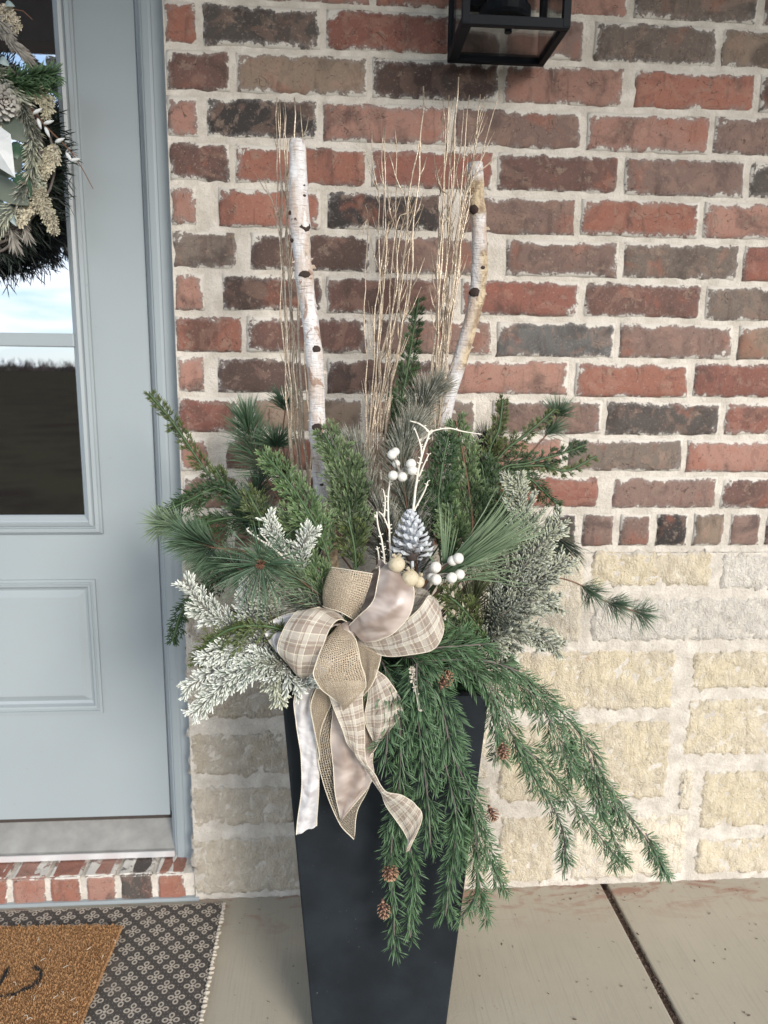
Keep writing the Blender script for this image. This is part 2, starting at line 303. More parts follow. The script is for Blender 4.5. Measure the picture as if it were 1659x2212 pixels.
# ribbons; UV: x across 0..1, y along in ribbon widths
def burlap_mat(name,hole,cols,nth=24):
    q=M(name,.55,Metallic=.15); uv=q.n('ShaderNodeTexCoord').outputs['UV']; sp=q.n('ShaderNodeSeparateXYZ'); q.l(uv,sp.inputs[0])
    wv=q.math('MULTIPLY',q.math('SUBTRACT',q.noise(uv,9,2),.5),.8)
    U=q.math('ADD',q.math('MULTIPLY',sp.outputs[0],nth),wv); V=q.math('ADD',q.math('MULTIPLY',sp.outputs[1],nth),wv)
    fu=q.math('ABSOLUTE',q.math('SUBTRACT',q.math('FRACT',U),.5)); fv=q.math('ABSOLUTE',q.math('SUBTRACT',q.math('FRACT',V),.5))
    inh=q.math('MULTIPLY',q.math('LESS_THAN',fu,hole),q.math('LESS_THAN',fv,hole))
    par=q.math('MODULO',q.math('ADD',q.math('FLOOR',U),q.math('FLOOR',V)),2)
    f=q.noise(uv,40,3,.7); c=q.mix(f,cols[0]+(1,),cols[1]+(1,)); c=q.mix(q.math('MULTIPLY',par,.35),c,cols[0]+(1,)); c=q.mix(q.ss(q.noise(uv,60,2),.56,.62,0,.9),c,(.95,.86,.64,1)); q.base(c)  # last mix paints sparkle as bright flecks in the weave
    q.bump(q.math('ADD',q.math('MAXIMUM',fu,fv),q.math('MULTIPLY',par,.3)),.7,.002)
    tr=q.n('ShaderNodeBsdfTransparent'); mx=q.n('ShaderNodeMixShader'); q.l(inh,mx.inputs[0]); q.l(q.b.outputs[0],mx.inputs[1]); q.l(tr.outputs[0],mx.inputs[2]); q.l(mx.outputs[0],q.out.inputs[0]); return q.m
MAT['burlap']=burlap_mat('gold_burlap',.25,((.24,.175,.125),(.60,.49,.365)),20)
MAT['mesh']=burlap_mat('open_gold_mesh',.36,((.27,.21,.155),(.58,.50,.40)),17)
def plaid_mat():
    q=M('sheer_plaid_ribbon',.6); uv=q.n('ShaderNodeTexCoord').outputs['UV']; sp=q.n('ShaderNodeSeparateXYZ'); q.l(uv,sp.inputs[0]); U,V=sp.outputs[0],sp.outputs[1]
    c=(.40,.33,.28,1)
    def band(X,period,lo,hi): 
        fx=q.math('FRACT',q.math('MULTIPLY',X,period)); return q.math('MULTIPLY',q.math('GREATER_THAN',fx,lo),q.math('LESS_THAN',fx,hi))
    thr=q.noise(uv,60,2,.5)
    c=q.mix(q.math('MULTIPLY',band(U,2.0,.05,.32),.6),c,(.70,.65,.57,1)); c=q.mix(q.math('MULTIPLY',band(V,1.7,.1,.45),.55),c,(.68,.63,.55,1))
    c=q.mix(q.math('MULTIPLY',band(U,3.0,.55,.62),.75),c,(.28,.20,.15,1)); c=q.mix(q.math('MULTIPLY',band(V,1.7,.72,.80),.6),c,(.30,.22,.165,1))
    c=q.mix(q.math('MULTIPLY',band(U,5.0,.2,.30),q.ss(thr,.40,.55,.15,.75)),c,(.88,.82,.66,1)); c=q.mix(q.math('MULTIPLY',band(V,3.4,.2,.28),q.ss(thr,.40,.55,.15,.75)),c,(.88,.82,.64,1))
    q.base(c); q.bump(q.math('ADD',q.noise(uv,7,3),q.math('MULTIPLY',thr,.2)),.35,.006)
    tr=q.n('ShaderNodeBsdfTranslucent'); q.l(c,tr.inputs[0]); mx=q.n('ShaderNodeMixShader'); mx.inputs[0].default_value=.25; q.l(q.b.outputs[0],mx.inputs[1]); q.l(tr.outputs[0],mx.inputs[2]); q.l(mx.outputs[0],q.out.inputs[0]); return q.m
MAT['plaid']=plaid_mat()
def velvet(name,a,b):
    q=M(name,.40); uv=q.n('ShaderNodeTexCoord').outputs['UV']; f=q.noise(uv,1.4,2,.5,.3); q.base(q.mix(q.ss(f,.35,.65),a+(1,),b+(1,)))  # lighter clouds in the base colour paint highlights on the pile
    q.b.inputs['Sheen Weight'].default_value=.7; q.b.inputs['Sheen Roughness'].default_value=.35; q.b.inputs['Sheen Tint'].default_value=(1,.95,.92,1)
    q.b.inputs['Specular IOR Level'].default_value=.8; q.b.inputs['Anisotropic'].default_value=.5; q.bump(q.noise(uv,1.3,2,.4,.4),.4,.012); return q.m
MAT['velvet']=velvet('taupe_velvet',(.25,.19,.16),(.50,.425,.385)); MAT['velvet_silver']=velvet('silver_velvet',(.42,.40,.405),(.60,.59,.60))
MAT['ribbon_edge']=simple('gold_wired_edge',(.72,.65,.53),.5,400,.4,.3,.2)
def rug_mat():
    q=M('woven_rug',.95); v=q.obj(); sp=q.n('ShaderNodeSeparateXYZ'); q.l(v,sp.inputs[0])
    P=.052
    def motif(ox,oy):
        x=q.math('SUBTRACT',q.math('MULTIPLY',q.math('FRACT',q.math('ADD',q.math('DIVIDE',sp.outputs[0],P),ox)),P),P/2); y=q.math('SUBTRACT',q.math('MULTIPLY',q.math('FRACT',q.math('ADD',q.math('DIVIDE',sp.outputs[1],P),oy)),P),P/2)
        ax=q.math('ABSOLUTE',x); ay=q.math('ABSOLUTE',y)
        big=q.math('MAXIMUM',ax,ay); sm=q.math('MINIMUM',ax,ay)
        d=q.math('SQRT',q.math('ADD',q.math('POWER',q.math('SUBTRACT',big,.0105),2),q.math('POWER',q.math('MULTIPLY',sm,1.15),2)))
        ring=q.math('LESS_THAN',q.math('ABSOLUTE',q.math('SUBTRACT',d,.0048)),.0016); cen=q.math('LESS_THAN',q.math('ADD',ax,ay),.0042)
        return q.math('MAXIMUM',ring,cen)
    mt=q.math('MAXIMUM',motif(0,0),motif(.5,.5))
    st=q.math('MULTIPLY',q.math('GREATER_THAN',q.math('SINE',q.math('MULTIPLY',sp.outputs[0],900)),.72),q.math('GREATER_THAN',q.math('SINE',q.math('MULTIPLY',sp.outputs[1],700)),.6))
    f=q.noise(v,350,3,.7); wear=q.noise(v,14,4)
    c=q.mix(f,(.035,.03,.028,1),(.085,.075,.066,1)); c=q.mix(q.math('MULTIPLY',st,.45),c,(.3,.25,.2,1)); c=q.mix(q.math('MULTIPLY',mt,q.ss(f,.2,.45,.55,.95)),c,(.46,.40,.33,1)); c=q.mix(q.ss(wear,.5,.7,0,.25),c,(.19,.14,.11,1)); q.base(c)
    q.bump(q.math('ADD',f,mt),.5,.003); return q.m
MAT['rug']=rug_mat()
MAT['coir']=leafm('coir_fibre',(.26,.13,.05),(.50,.30,.15),.9,.3,1)
MAT['coir_base']=simple('coir_backing',(.20,.10,.038),.95,300,.4,.6)
MAT['black_fibre']=simple('black_fibre',(.02,.02,.022),.9)
MAT['fringe']=simple('cream_fringe',(.50,.45,.38),.9,200,.3)
MAT['debris']=simple('joint_dirt',(.09,.06,.045),1,120,.7,.8)
MAT['magnolia']=simple('grey_green_leaf',(.105,.125,.098),.5,25,.35,.1)
MAT['magnolia_green']=simple('green_leaf',(.045,.10,.06),.45,25,.3,.1)
MAT['euc']=simple('silver_leaf',(.32,.40,.41),.6,30,.2)
MAT['cream_cedar']=leafm('cream_flocked_cedar',(.42,.38,.30),(.62,.58,.42),.8)
MAT['grey_flock_twig']=simple('grey_flocked_twig',(.30,.28,.25),.9,120,.4,.4)
MAT['silver_ribbon']=simple('silver_white_ribbon',(.55,.58,.60),.4,90,.15,.2)
MAT['catkin']=simple('white_catkin',(.62,.64,.64),.8,200,.2,.3)
MAT['field']=None
def field_mat():
    q=M('brown_field',.95); v=q.obj(); a=q.noise(v,.05,5,.6); b=q.noise(v,.8,5,.7); c=q.mix(a,(.026,.019,.013,1),(.034,.032,.017,1)); q.b.inputs['Specular IOR Level'].default_value=.0; q.base(q.mix(q.ss(b,.4,.7),c,(.018,.013,.01,1))); return q.m
MAT['field']=field_mat()

# ------------------------------------------------------------------ ground
g=MB(); g.box(-600,600,-900,-4.0,-.6,-.22); tag(g.build('field_ground',MAT['field']),'dark brown winter field beyond the porch',kind='structure')
tr=MB()
for i in range(1500):
    x=random.uniform(-380,380); y=-430+random.uniform(-40,20); h=random.uniform(3,8)
    for k in range(5):
        tr.needle((x,y,-.2+h*.2*k*.6),(random.uniform(-.5,.5),random.uniform(-.3,.3),1),h*.55,.35,0)
        tr.needle((x+random.uniform(-2,2),y,0),(random.uniform(-.9,.9),0,.6),h*.4,2.0,0)
tag(tr.build('far_treeline',MAT['debris']),'bare winter trees along the far field edge',kind='stuff')
floor=empty('porch_floor',(0,0,0),kind='structure')
g=MB(); g.box(-3,3.5,-4.2,.12,-.3,-.03); g.build('floor_base',MAT['debris'],floor)
JX=.664
for x0,x1 in ((-3,JX-.008),(JX+.008,3.5)):
    g=MB(); g.box(x0,x1,-4.0,.10,-.035,0); g.build('concrete_slab',MAT['concrete'],floor,bevel=.004)
g=MB()
for i in range(900):
    x=JX+random.uniform(-.009,.009); y=random.uniform(-.7,-.01); r=random.uniform(.001,.003)
    g.needle((x,y,-.012+random.uniform(0,.010)),(random.uniform(-1,1),random.uniform(-1,1),.3),r*3,r,0)
g.box(JX-.0078,JX+.0078,-3.9,-.01,-.03,-.009)
tag(g.build('joint_debris',MAT['debris'],floor),kind='stuff')
g=MB()
for i in range(150):                                             # bits of needle and grit blown over the slab
    x=random.uniform(-.2,1.3) if i%3 else random.uniform(.3,1.2); y=random.uniform(-.6,-.02) if i%4 else random.uniform(-.05,-.008); a=random.uniform(0,6.28); r=random.uniform(.003,.010)
    g.needle((x,y,.0012),(math.cos(a),math.sin(a),0),r,.0012 if i%3 else .003,0)
tag(g.build('floor_litter',MAT['debris'],floor),kind='stuff')

ceil=empty('unseen_porch_ceiling',(0,0,0),kind='structure')  # unseen porch roof, its depth set to shape the light and pane reflection
MAT['stained']=simple('dark_stained_boards',(.045,.032,.025),.6,20,.4,.1)
for i in range(13):
    g=MB(); g.box(-3.2,3.7,-1.85+i*.145,-1.85+i*.145+.139,2.84,2.86); g.build('ceiling_board',MAT['stained'],ceil)
g=MB(); g.box(-3.2,3.7,-1.85,.14,2.862,3.0); g.build('roof_deck',MAT['stained'],ceil)
g=MB(); g.box(-3.2,3.7,-2.0,-1.852,2.60,3.0); g.build('roof_beam',MAT['stained'],ceil)  # beam height set to keep bright sky out of the door glass
# ------------------------------------------------------------------ brick wall
C=.0813; Z0=2.0546/1.13; XL=at(347,0).x+.004
PAL=dict(s=(.30,.162,.127),r=(.262,.112,.080),R=(.205,.085,.065),m=(.178,.115,.096),d=(.122,.066,.054),D=(.080,.050,.042),g=(.150,.118,.098),G=(.068,.058,.052),k=(.030,.026,.025),t=(.215,.16,.12),b=(.10,.098,.095))
wall=empty('brick_wall',(XL,0,0),label='red and brown tumbled brick wall with cream mortar above the stone base',cat='wall')
wall['category']='wall'
wall.location=(0,0,0)
XR=2.05
def brick_mesh(w_,h_,depth,rag=.0019,nu=None,nv=5,rough=.0012,edge=.006,seed=0,cm=100.,chis=0):
    nu=nu or max(5,int(w_/.018)); e=min(.008,h_*.18)
    us=[0,e]+[e+(w_-2*e)*i/(nu) for i in range(1,nu)]+[w_-e,w_]; vs_=[0,e]+[e+(h_-2*e)*i/(nv-2) for i in range(1,nv-2)]+[h_-e,h_]
    V=[];Cc=[];nx=len(us);ny=len(vs_)
    for j,v in enumerate(vs_):
        for i,u in enumerate(us):
            q=Vector((u*55+seed*7.1,v*55+seed*3.3,seed)); bd=(i in(0,nx-1)) or (j in(0,ny-1))
            dx=dz=0
            if bd or i in(1,nx-2) or j in (1,ny-2):
                a=mnoise.noise_vector(q*1.7); k=1 if bd else .6
                dx=a.x*rag*1.6*k; dz=a.y*rag*1.6*k
            dy=mnoise.noise(q*.6)*rough*1.6+mnoise.noise(q*1.9)*rough
            if chis:
                qq=Vector((u*70+v*38+seed,v*52-u*20,seed)); dy=dy*.45+abs(mnoise.noise(qq*1.3))*chis*1.5+mnoise.noise(qq*3.1)*chis*.8
            if bd: dy=edge*.75+dy
            V.append((u-w_/2+dx,dy,v-h_/2+dz)); Cc.append((min(u,w_-u,v,h_-v)*cm,v/h_,0))
    F=[(j*nx+i,j*nx+i+1,(j+1)*nx+i+1,(j+1)*nx+i) for j in range(ny-1) for i in range(nx-1)]
    ring=[i for i in range(nx)]+[j*nx+nx-1 for j in range(1,ny)]+[(ny-1)*nx+i for i in range(nx-2,-1,-1)]+[j*nx for j in range(ny-2,0,-1)]
    b=len(V); 
    for i in ring: V.append((V[i][0],depth,V[i][2])); Cc.append((0,0,0))
    n=len(ring); F+=[(ring[(k+1)%n],ring[k],b+k,b+(k+1)%n) for k in range(n)]
    return V,F,Cc
def add_brick(parent,x0,x1,z0,z1,col,name='brick',mat='brick',y=0.,depth=.05,**kw):
    global bs
    bs+=1; mb=MB(); V,F,Cc=brick_mesh(x1-x0,z1-z0,depth,seed=bs,**kw); mb.add(V,F,Cc)
    j=1+random.uniform(-.12,.12); o=mb.build(name,MAT[mat],parent,smooth=True,col=tuple(c*j for c in col)); o.location=((x0+x1)/2,y,(z0+z1)/2); return o
bs=0
# every row: joints measured along the row (v pixels) and the colours between them
rows={-1:([420,560,805,1085,1367,1647],'rGsrsgm'),
 0:([430,698,980,1273,1555,1838],'rGRmgtd'),
 1:([502,799,1083,1360,1638],'dtDsrD'),
 2:([435,692,978,1263,1538,1820],'sksmsmr'),
 3:([502,797,1069,1344,1615],'drRdmG'),
 4:([448,700,973,1250,1517,1790],'srkmrsg'),
 5:([526,805,1074,1342,1603],'gDmmgR'),
 6:([460,700,980,1257,1521,1780],'sDdRdgm'),
 7:([527,800,1068,1334,1590],'rdmbmt'),
 8:([455,700,960,1236,1494,1750],'sDDsrRm'),
 9:([530,790,1046,1306,1562],'RtgmGR'),
 10:([468,720,970,1222,1479,1735],'sdmsgsd'),
 11:([524,785,1050,1310,1555],'mdgRmd')}
hj=.0061
wide={(4,0):.022,(4,2):.02,(5,0):.014,(6,0):.018,(5,2):.02,(9,0):.016,(10,0):.018,(0,3):.012,(1,3):.012,(9,2):.018,(11,3):.016,(8,0):.014,(6,2):.016}
for r in range(-5,12):
    zt=Z0-(r-1)*C; zb=Z0-r*C; zm=(zt+zb)/2
    if r in rows:
        js,cols=rows[r]; ymid={-1:15}.get(r,60+r*97)
        xs=[]
        for jx in js:
            yy=ymid
            for _ in range(4):                       # the picture height of this row at that joint
                p=Vector((at(jx,yy).x,0,zm))-CAM; yy=1106-1600*p.dot(UPV)/p.dot(FWD)
            xs.append(at(jx,yy).x)
    else:
        cols='mrdsgDrm'; xs=[XL+(.075 if r%2 else .15)+.2545*i for i in range(5)]
    cols=list(cols); gap=[wide.get((r,i),hj+random.uniform(-.001,.0015)) if r in rows else hj for i in range(len(xs))]
    while xs[-1]<XR: xs.append(xs[-1]+.252+random.uniform(-.006,.006)); gap.append(hj)
    while len(cols)<len(xs)+1: cols.append(random.choice('smrdgRm'))
    left=XL
    for i,xj in enumerate(xs):
        x1=xj-gap[i]; k=random.uniform(-.0016,.0016)
        if x1-left>.015: add_brick(wall,left,x1,zb+hj*.85+k,zt-hj*.85+k,PAL[cols[i]],y=random.uniform(-.0012,.0012))
        left=xj+gap[i]
# rowlock course
ZL=Z0-11*C; ZM=at(1411,1183).z
pit=(at(1492,1150).x-at(1252,1150).x)/3; xr0=at(1252,1150).x
k0=int((xr0-XL)/pit)
rc={0:'G',1:'m',2:'m',3:'k',4:'t',5:'m',6:'d',-1:'G',-2:'m',-3:'r'}
for i in range(-k0-1,22):
    a=xr0+(i-1)*pit; b=a+pit
    if b<XL+.02: continue
    a=max(a+.0075,XL); 
    if b-.0075-a<.012 or b>XR: continue
    add_brick(wall,a,b-.0075,ZM+.004,ZL-.008,PAL[rc.get(i,random.choice('mdgrs'))],cm=150,y=random.uniform(-.001,.001))
# mortar body with a rough, slightly proud-and-hollow face
def mortar_sheet(x0,x1,z0,z1,y,amp,parent,name='mortar',d=.009):
    mb=MB(); nx=int((x1-x0)/d); nz_=int((z1-z0)/d); V=[]
    for j in range(nz_+1):
        for i in range(nx+1):
            x=x0+(x1-x0)*i/nx; z=z0+(z1-z0)*j/nz_
            q=Vector((x*40,0,z*40)); V.append((x,y+mnoise.noise(q)*amp+mnoise.noise(q*2.7)*amp*.7,z))
    F=[(j*(nx+1)+i,j*(nx+1)+i+1,(j+1)*(nx+1)+i+1,(j+1)*(nx+1)+i) for j in range(nz_) for i in range(nx)]
    mb.add(V,F); mb.box(x0+.001,x1,y+.006,y+.11,z0,z1); return mb.build(name,MAT['mortar'],parent,smooth=True)
mortar_sheet(XL-.002,XR,ZM-.012,2.84,.0050,.0013,wall)

# ------------------------------------------------------------------ stone base
base=empty('stone_wall',(0,0,0),label='cream chopped limestone base course below the bricks',cat='wall')
SP=dict(y=(.72,.625,.455),c=(.74,.66,.53),g=(.68,.64,.58),b=(.56,.49,.39),p=(.62,.57,.48))  # b is a darker tone painting the shade on the left stones
XLS=at(410,1560).x-.004
stones=[(1275,1541,1193,1268,'y'),(1556,1760,1193,1274,'g'),(1276,1760,1290,1386,'g'),(1090,1262,1193,1388,'c'),(1110,1457,1403,1536,'y'),(1494,1760,1403,1489,'y'),
 (1479,1760,1506,1631,'y'),(1075,1446,1557,1731,'y'),(1465,1499,1660,1752,'c'),(1512,1760,1662,1786,'y'),(1232,1482,1762,1897,'c'),(1502,1760,1806,1886,'y'),(1075,1202,1762,1908,'y'),
 (None,540,1195,1388,'b'),(552,800,1195,1290,'c'),(552,800,1303,1388,'b'),(812,1076,1195,1388,'c'),
 (None,690,1403,1553,'b'),(704,1096,1403,1546,'c'),(None,660,1582,1676,'b'),(674,1060,1566,1690,'c'),(None,640,1698,1783,'b'),(655,1060,1705,1790,'c'),(None,700,1806,1938,'b'),(716,1060,1806,1920,'c')]
def zline(y): return at(1400 if y<1910 else 500,y).z
ss_=0
for x0,x1,y0,y1,cl in stones:
    ym=(y0+y1)/2; X0=XLS if x0 is None else at(x0,ym).x; X1=at(x1,ym).x; xc=(max(x0 or 420,0)+x1)/2
    Zt=at(xc,y0).z; Zb=at(xc,y1).z
    if x1==1760: X1=X0+random.uniform(.36,.5)
    Zb=max(Zb,.012)
    add_brick(base,X0,X1,Zb,Zt,SP[cl],'stone','stone',y=-.004,depth=.06,rag=.008,nu=max(6,int((X1-X0)/.007)),nv=max(6,int((Zt-Zb)/.0075)),rough=.0085,edge=.012,chis=.0036)
x=1.6
for (z0,z1) in ((.012,.11),(.125,.24),(.26,.40),(.42,.52),(.54,.66)): add_brick(base,1.62+random.uniform(-.05,.04),2.0,z0,z1,SP['c'],'stone','stone',y=-.004,depth=.06,rag=.006,nu=20,nv=8,rough=.006,edge=.012)
mortar_sheet(XLS+.002,XR,.0008,ZM-.013,.001,.004,base)

# ------------------------------------------------------------------ door step of rowlock bricks
ZS=.076
step=empty('brick_step',(0,0,0),label='row of upright red bricks forming the sill under the grey door',cat='door sill')
sj=[-60,32,157,280,397,499]   # joints on the front face, picture x at y ~1915 in zoomed pixels/… measured below
sj=[-45,20,102,180,255,334,405]
cl='mrsrsGr'
for i in range(-3,6):
    if i>=0: a=at(sj[i],1925).x+.006; b=at(sj[i+1],1925).x-.006; c_=cl[i+1]
    else: a=at(sj[0],1925).x+.006+i*.0752; b=a+.0632; c_='rms'[i]
    mb=MB(); V,F,Cc=brick_mesh(b-a,ZS-.006,.13,seed=300+i,nv=5,nu=6,rag=.002,cm=190); mb.add(V,F,Cc)
    bs+=1; 
    # top face laid flat behind the front one
    V2,F2,C2=brick_mesh(b-a,.10,.01,seed=320+i,nv=5,nu=6,rag=.001,cm=220)
    T=[(p[0],p[2]+.05+.001,(ZS-.006)/2-p[1]*.6+.0006) for p in V2]; mb.add(T,F2,C2)
    o=mb.build('brick',MAT['brick'],step,smooth=False,col=PAL[c_]); o.location=((a+b)/2,.0,(ZS-.006)/2+.002)
mb=MB(); mb.box(-1.7,XLS-.001,.005,.14,.0008,ZS-.008); mb.build('mortar',MAT['mortar'],step)
mb=MB(); mb.box(-1.7,XLS+.01,-.004,.004,.0008,.010); mb.build('flashing',MAT['paint'],step)

# ------------------------------------------------------------------ door frame and door
DY=.085                                        # door face
frame=empty('door_frame',(0,0,0),label='blue grey painted wooden frame around the door',cat='door frame')
XC=XLS+.02
ZT=2.35
def vprofile(prof,z0,z1,name,parent,mat='paint'):
    mb=MB(); k=len(prof); vs=[(x,y,z0) for x,y in prof]+[(x,y,z1) for x,y in prof]
    mb.add(vs,[(i,i+1,k+i+1,k+i) for i in range(k-1)]); return mb.build(name,MAT[mat],parent)
xg=at(332,900,DY).x   # door edge / stop
# brick mould and jamb: stepped and rounded profile from the door edge out to the brick
pr=[(xg-.001,DY+.02),(xg+.0015,DY-.004),(xg+.005,DY-.012),(xg+.009,DY-.014),(xg+.010,DY-.022),(xg+.013,DY-.026),(xg+.017,DY-.026),(xg+.018,DY-.032),(xg+.030,DY-.034),(xg+.037,DY-.033),(xg+.0375,DY-.037),(xg+.062,DY-.037),(xg+.075,DY-.036),(xg+.10,DY-.036)]
vprofile(pr,ZS,ZT,'jamb',frame)
door=empty('front_door',(0,0,0),label='blue grey panelled front door with a tall divided glass light',cat='door')
DXR=xg-.0035; DXL=DXR-.91; DZB=at(150,1766,DY).z; DZT=2.3
gxr=at(165,900,DY).x; 
_gx=[at(114,0,DY).x,at(156,720,DY).x,at(179,1111,DY).x]; gxr=sum(_gx)/3
gzb=at(100,1112,DY).z; oxr=(at(165,0,DY).x+at(216,1152,DY).x)/2; ozb=at(100,1152,DY).z
gxl=DXL+(DXR-gxr); oxl=DXL+(DXR-oxr)
pt=(at(100,1252,DY).z); pb=at(100,1541,DY).z; pxr=(at(209,1252,DY).x+at(221,1541,DY).x)/2; pxl=DXL+(DXR-pxr)
D2=DY+.045
mb=MB(); mb.box(oxr,DXR,DY,D2,DZB,DZT); mb.build('stile',MAT['paint'],door)
mb=MB(); mb.box(DXL,oxl,DY,D2,DZB,DZT); mb.build('stile',MAT['paint'],door)
mb=MB(); mb.box(oxl,oxr,DY,D2,pt,ozb); mb.box(oxl,pxl,DY,D2,pb,pt); mb.box(pxr,oxr,DY,D2,pb,pt); mb.build('rail',MAT['paint'],door)
mb=MB(); mb.box(oxl,oxr,DY,D2,DZB,pb); mb.build('rail',MAT['paint'],door)
def ring_profile(xl,xr,zb,zt,prof,name,parent,mat='paint'):
    """prof: list of (inset from the outer rectangle, y)"""
    mb=MB(); vs=[]; fs=[]
    for ins,y in prof: vs+=[(xl+ins,y,zb+ins),(xr-ins,y,zb+ins),(xr-ins,y,zt-ins),(xl+ins,y,zt-ins)]
    for i in range(len(prof)-1):
        for k in range(4): a=i*4; fs.append((a+k,a+(k+1)%4,a+4+(k+1)%4,a+4+k))
    mb.add(vs,fs); return mb.build(name,MAT[mat],parent)
wd=oxr-gxr
ring_profile(oxl,oxr,ozb,DZT-.12,[(-.001,DY+.003),(0,DY-.007),(wd*.09,DY-.010),(wd*.12,DY-.013),(wd*.32,DY-.014),(wd*.36,DY-.009),(wd*.40,DY-.008),(wd*.46,DY-.013),(wd*.62,DY-.016),(wd*.68,DY-.010),(wd*.74,DY-.009),(wd*.86,DY-.004),(wd*.92,DY-.002),(wd,DY+.004),(wd,DY+.012)],'glazing_bead',door)
pw=.0175
ring_profile(pxl,pxr,pb,pt,[(-.0005,DY+.002),(0,DY-.0045),(.006,DY-.005),(.0075,DY-.001),(.010,DY-.001),(.012,DY-.004),(.017,DY-.003),(.021,DY+.006),(.028,DY+.009)],'panel_mould',door)
mb=MB(); vs=[]
ins=.028; i2=(pt-at(100,1290,DY).z)
X0,X1,Z0_,Z1_=pxl+ins,pxr-ins,pb+ins,pt-ins
j=i2+.001-ins
mb.add([(X0-.001,DY+.0088,Z0_-.001),(X1+.001,DY+.0088,Z0_-.001),(X1+.001,DY+.0088,Z1_+.001),(X0-.001,DY+.0088,Z1_+.001),(X0+j,DY+.001,Z0_+j),(X1-j,DY+.001,Z0_+j),(X1-j,DY+.001,Z1_-j),(X0+j,DY+.001,Z1_-j)],[(0,1,5,4),(1,2,6,5),(2,3,7,6),(3,0,4,7),(4,5,6,7)])
mb.build('raised_panel',MAT['paint'],door)
mzt=at(100,720,DY).z; mzb=at(100,749,DY).z
mb=MB(); mb.box(gxl-.002,gxr+.004,DY-.006,DY+.006,mzb,mzt); mb.build('muntin',MAT['paint'],door,bevel=.0025)
for za,zb_ in ((gzb-.004,mzb),(mzt,DZT-.12)):
    mb=MB(); mb.box(gxl-.004,gxr+.004,DY+.0065,DY+.013,za,zb_); mb.build('pane',MAT['glass'],door)
mb=MB(); mb.box(DXL,DXR,DY+.046,DY+.06,DZB,DZT); mb.build('inner_skin',MAT['dark_gap'],door)
# threshold
xt=at(375,1830,.07).x
thr=empty('door_threshold',(0,0,0),label='weathered aluminium threshold under the grey door',cat='threshold')
mb=MB()
mb.add([(DXL-.03,.058,ZS+.001),(xg+.012,.058,ZS+.001),(xg+.012,.058,ZS+.013),(DXL-.03,.058,ZS+.013),(DXL-.03,.066,ZS+.016),(xg+.012,.066,ZS+.016),(DXL-.03,DY+.055,DZB-.012),(xg+.002,DY+.055,DZB-.012)],[(0,1,2,3),(3,2,5,4),(4,5,7,6)])
mb.build('threshold_plate',MAT['alu'],thr)
mb=MB(); mb.box(DXL,xg-.001,DY+.034,DY+.06,ZS+.004,DZB-.002); mb.build('dark_gap_strip',MAT['dark_gap'],thr)  # dark strip filling the gap under the door
mb=MB(); mb.box(DXL,xg+.010,.054,.0575,ZS+.001,ZS+.016); mb.build('bright_lip',MAT['lip'],thr)
mb=MB(); mb.box(DXL,xg-.001,DY+.006,DY+.02,DZB-.004,DZB-.0015); mb.build('sweep',MAT['dark_gap'],thr)

# ------------------------------------------------------------------ lantern
lan=empty('wall_lantern',(.318,-.02,1.799),label='black square glass wall lantern fixed to the brickwork',cat='wall lantern')
lx0,lx1,ly0,ly1,lz=-.094,.092,-.170,-.006,-.001
def lbox(name,mat='black_metal',bev=.001,*bx):
    mb=MB(); 
    for b in bx: mb.box(*b)
    return mb.build(name,MAT[mat],lan,bevel=bev)
t_=.0125; H_=.34
lbox('bottom_frame','black_metal',.001,(lx0,lx1,ly0,ly0+t_,lz,lz+.016),(lx0,lx1,ly1-t_,ly1,lz,lz+.016),(lx0,lx0+t_*1.4,ly0+t_,ly1-t_,lz,lz+.016),(lx1-t_*1.0,lx1,ly0+t_,ly1-t_,lz,lz+.016))
for a in (lx0,lx1-t_):
    for b in (ly0-.0006,ly1-t_): lbox('post','black_metal',.001,(a-.0006 if a==lx0 else a,a+t_+(.0006 if a!=lx0 else 0),b,b+t_,lz+.002,lz+H_))
lbox('top_frame','black_metal',.001,(lx0-.01,lx1+.01,ly0-.01,ly1,lz+H_,lz+H_+.02),(lx0+.02,lx1-.02,ly0+.02,ly1-.02,lz+H_+.02,lz+H_+.05))
for b in ((lx0+t_,lx1-t_,ly0+.004,ly0+.0065,lz+.0165,lz+H_-.001),(lx0+.004,lx0+.0065,ly0+t_,ly1-t_,lz+.0165,lz+H_-.001),(lx1-.0065,lx1-.004,ly0+t_,ly1-t_,lz+.0165,lz+H_-.001),(lx0+t_*1.4,lx1-t_,ly0+t_,ly1-t_,lz+.006,lz+.0085)):
    lbox('glass_pane','clear',0,b)
mb=MB(); cx,cy=-.004,-.088
mb.tube([(cx,cy,lz+.040),(cx,cy,lz+.046),(cx,cy,lz+.060),(cx,cy,lz+.064),(cx,cy,lz+.10),(cx,cy,lz+.34)],[.042,.046,.046,.034,.030,.012],28); mb.build('lamp_holder',MAT['black_metal'],lan,smooth=False)
mb=MB(); mb.tube([(cx-.004,cy-.05,lz+.011),(cx-.004,cy-.05,lz+.002)],[.0065,.0065],12); mb.build('bottom_latch',MAT['black_metal'],lan)
lbox('back_plate','black_metal',.002,(lx0+.035,lx1-.035,ly1+.0005,ly1+.024,lz+.10,lz+.33))

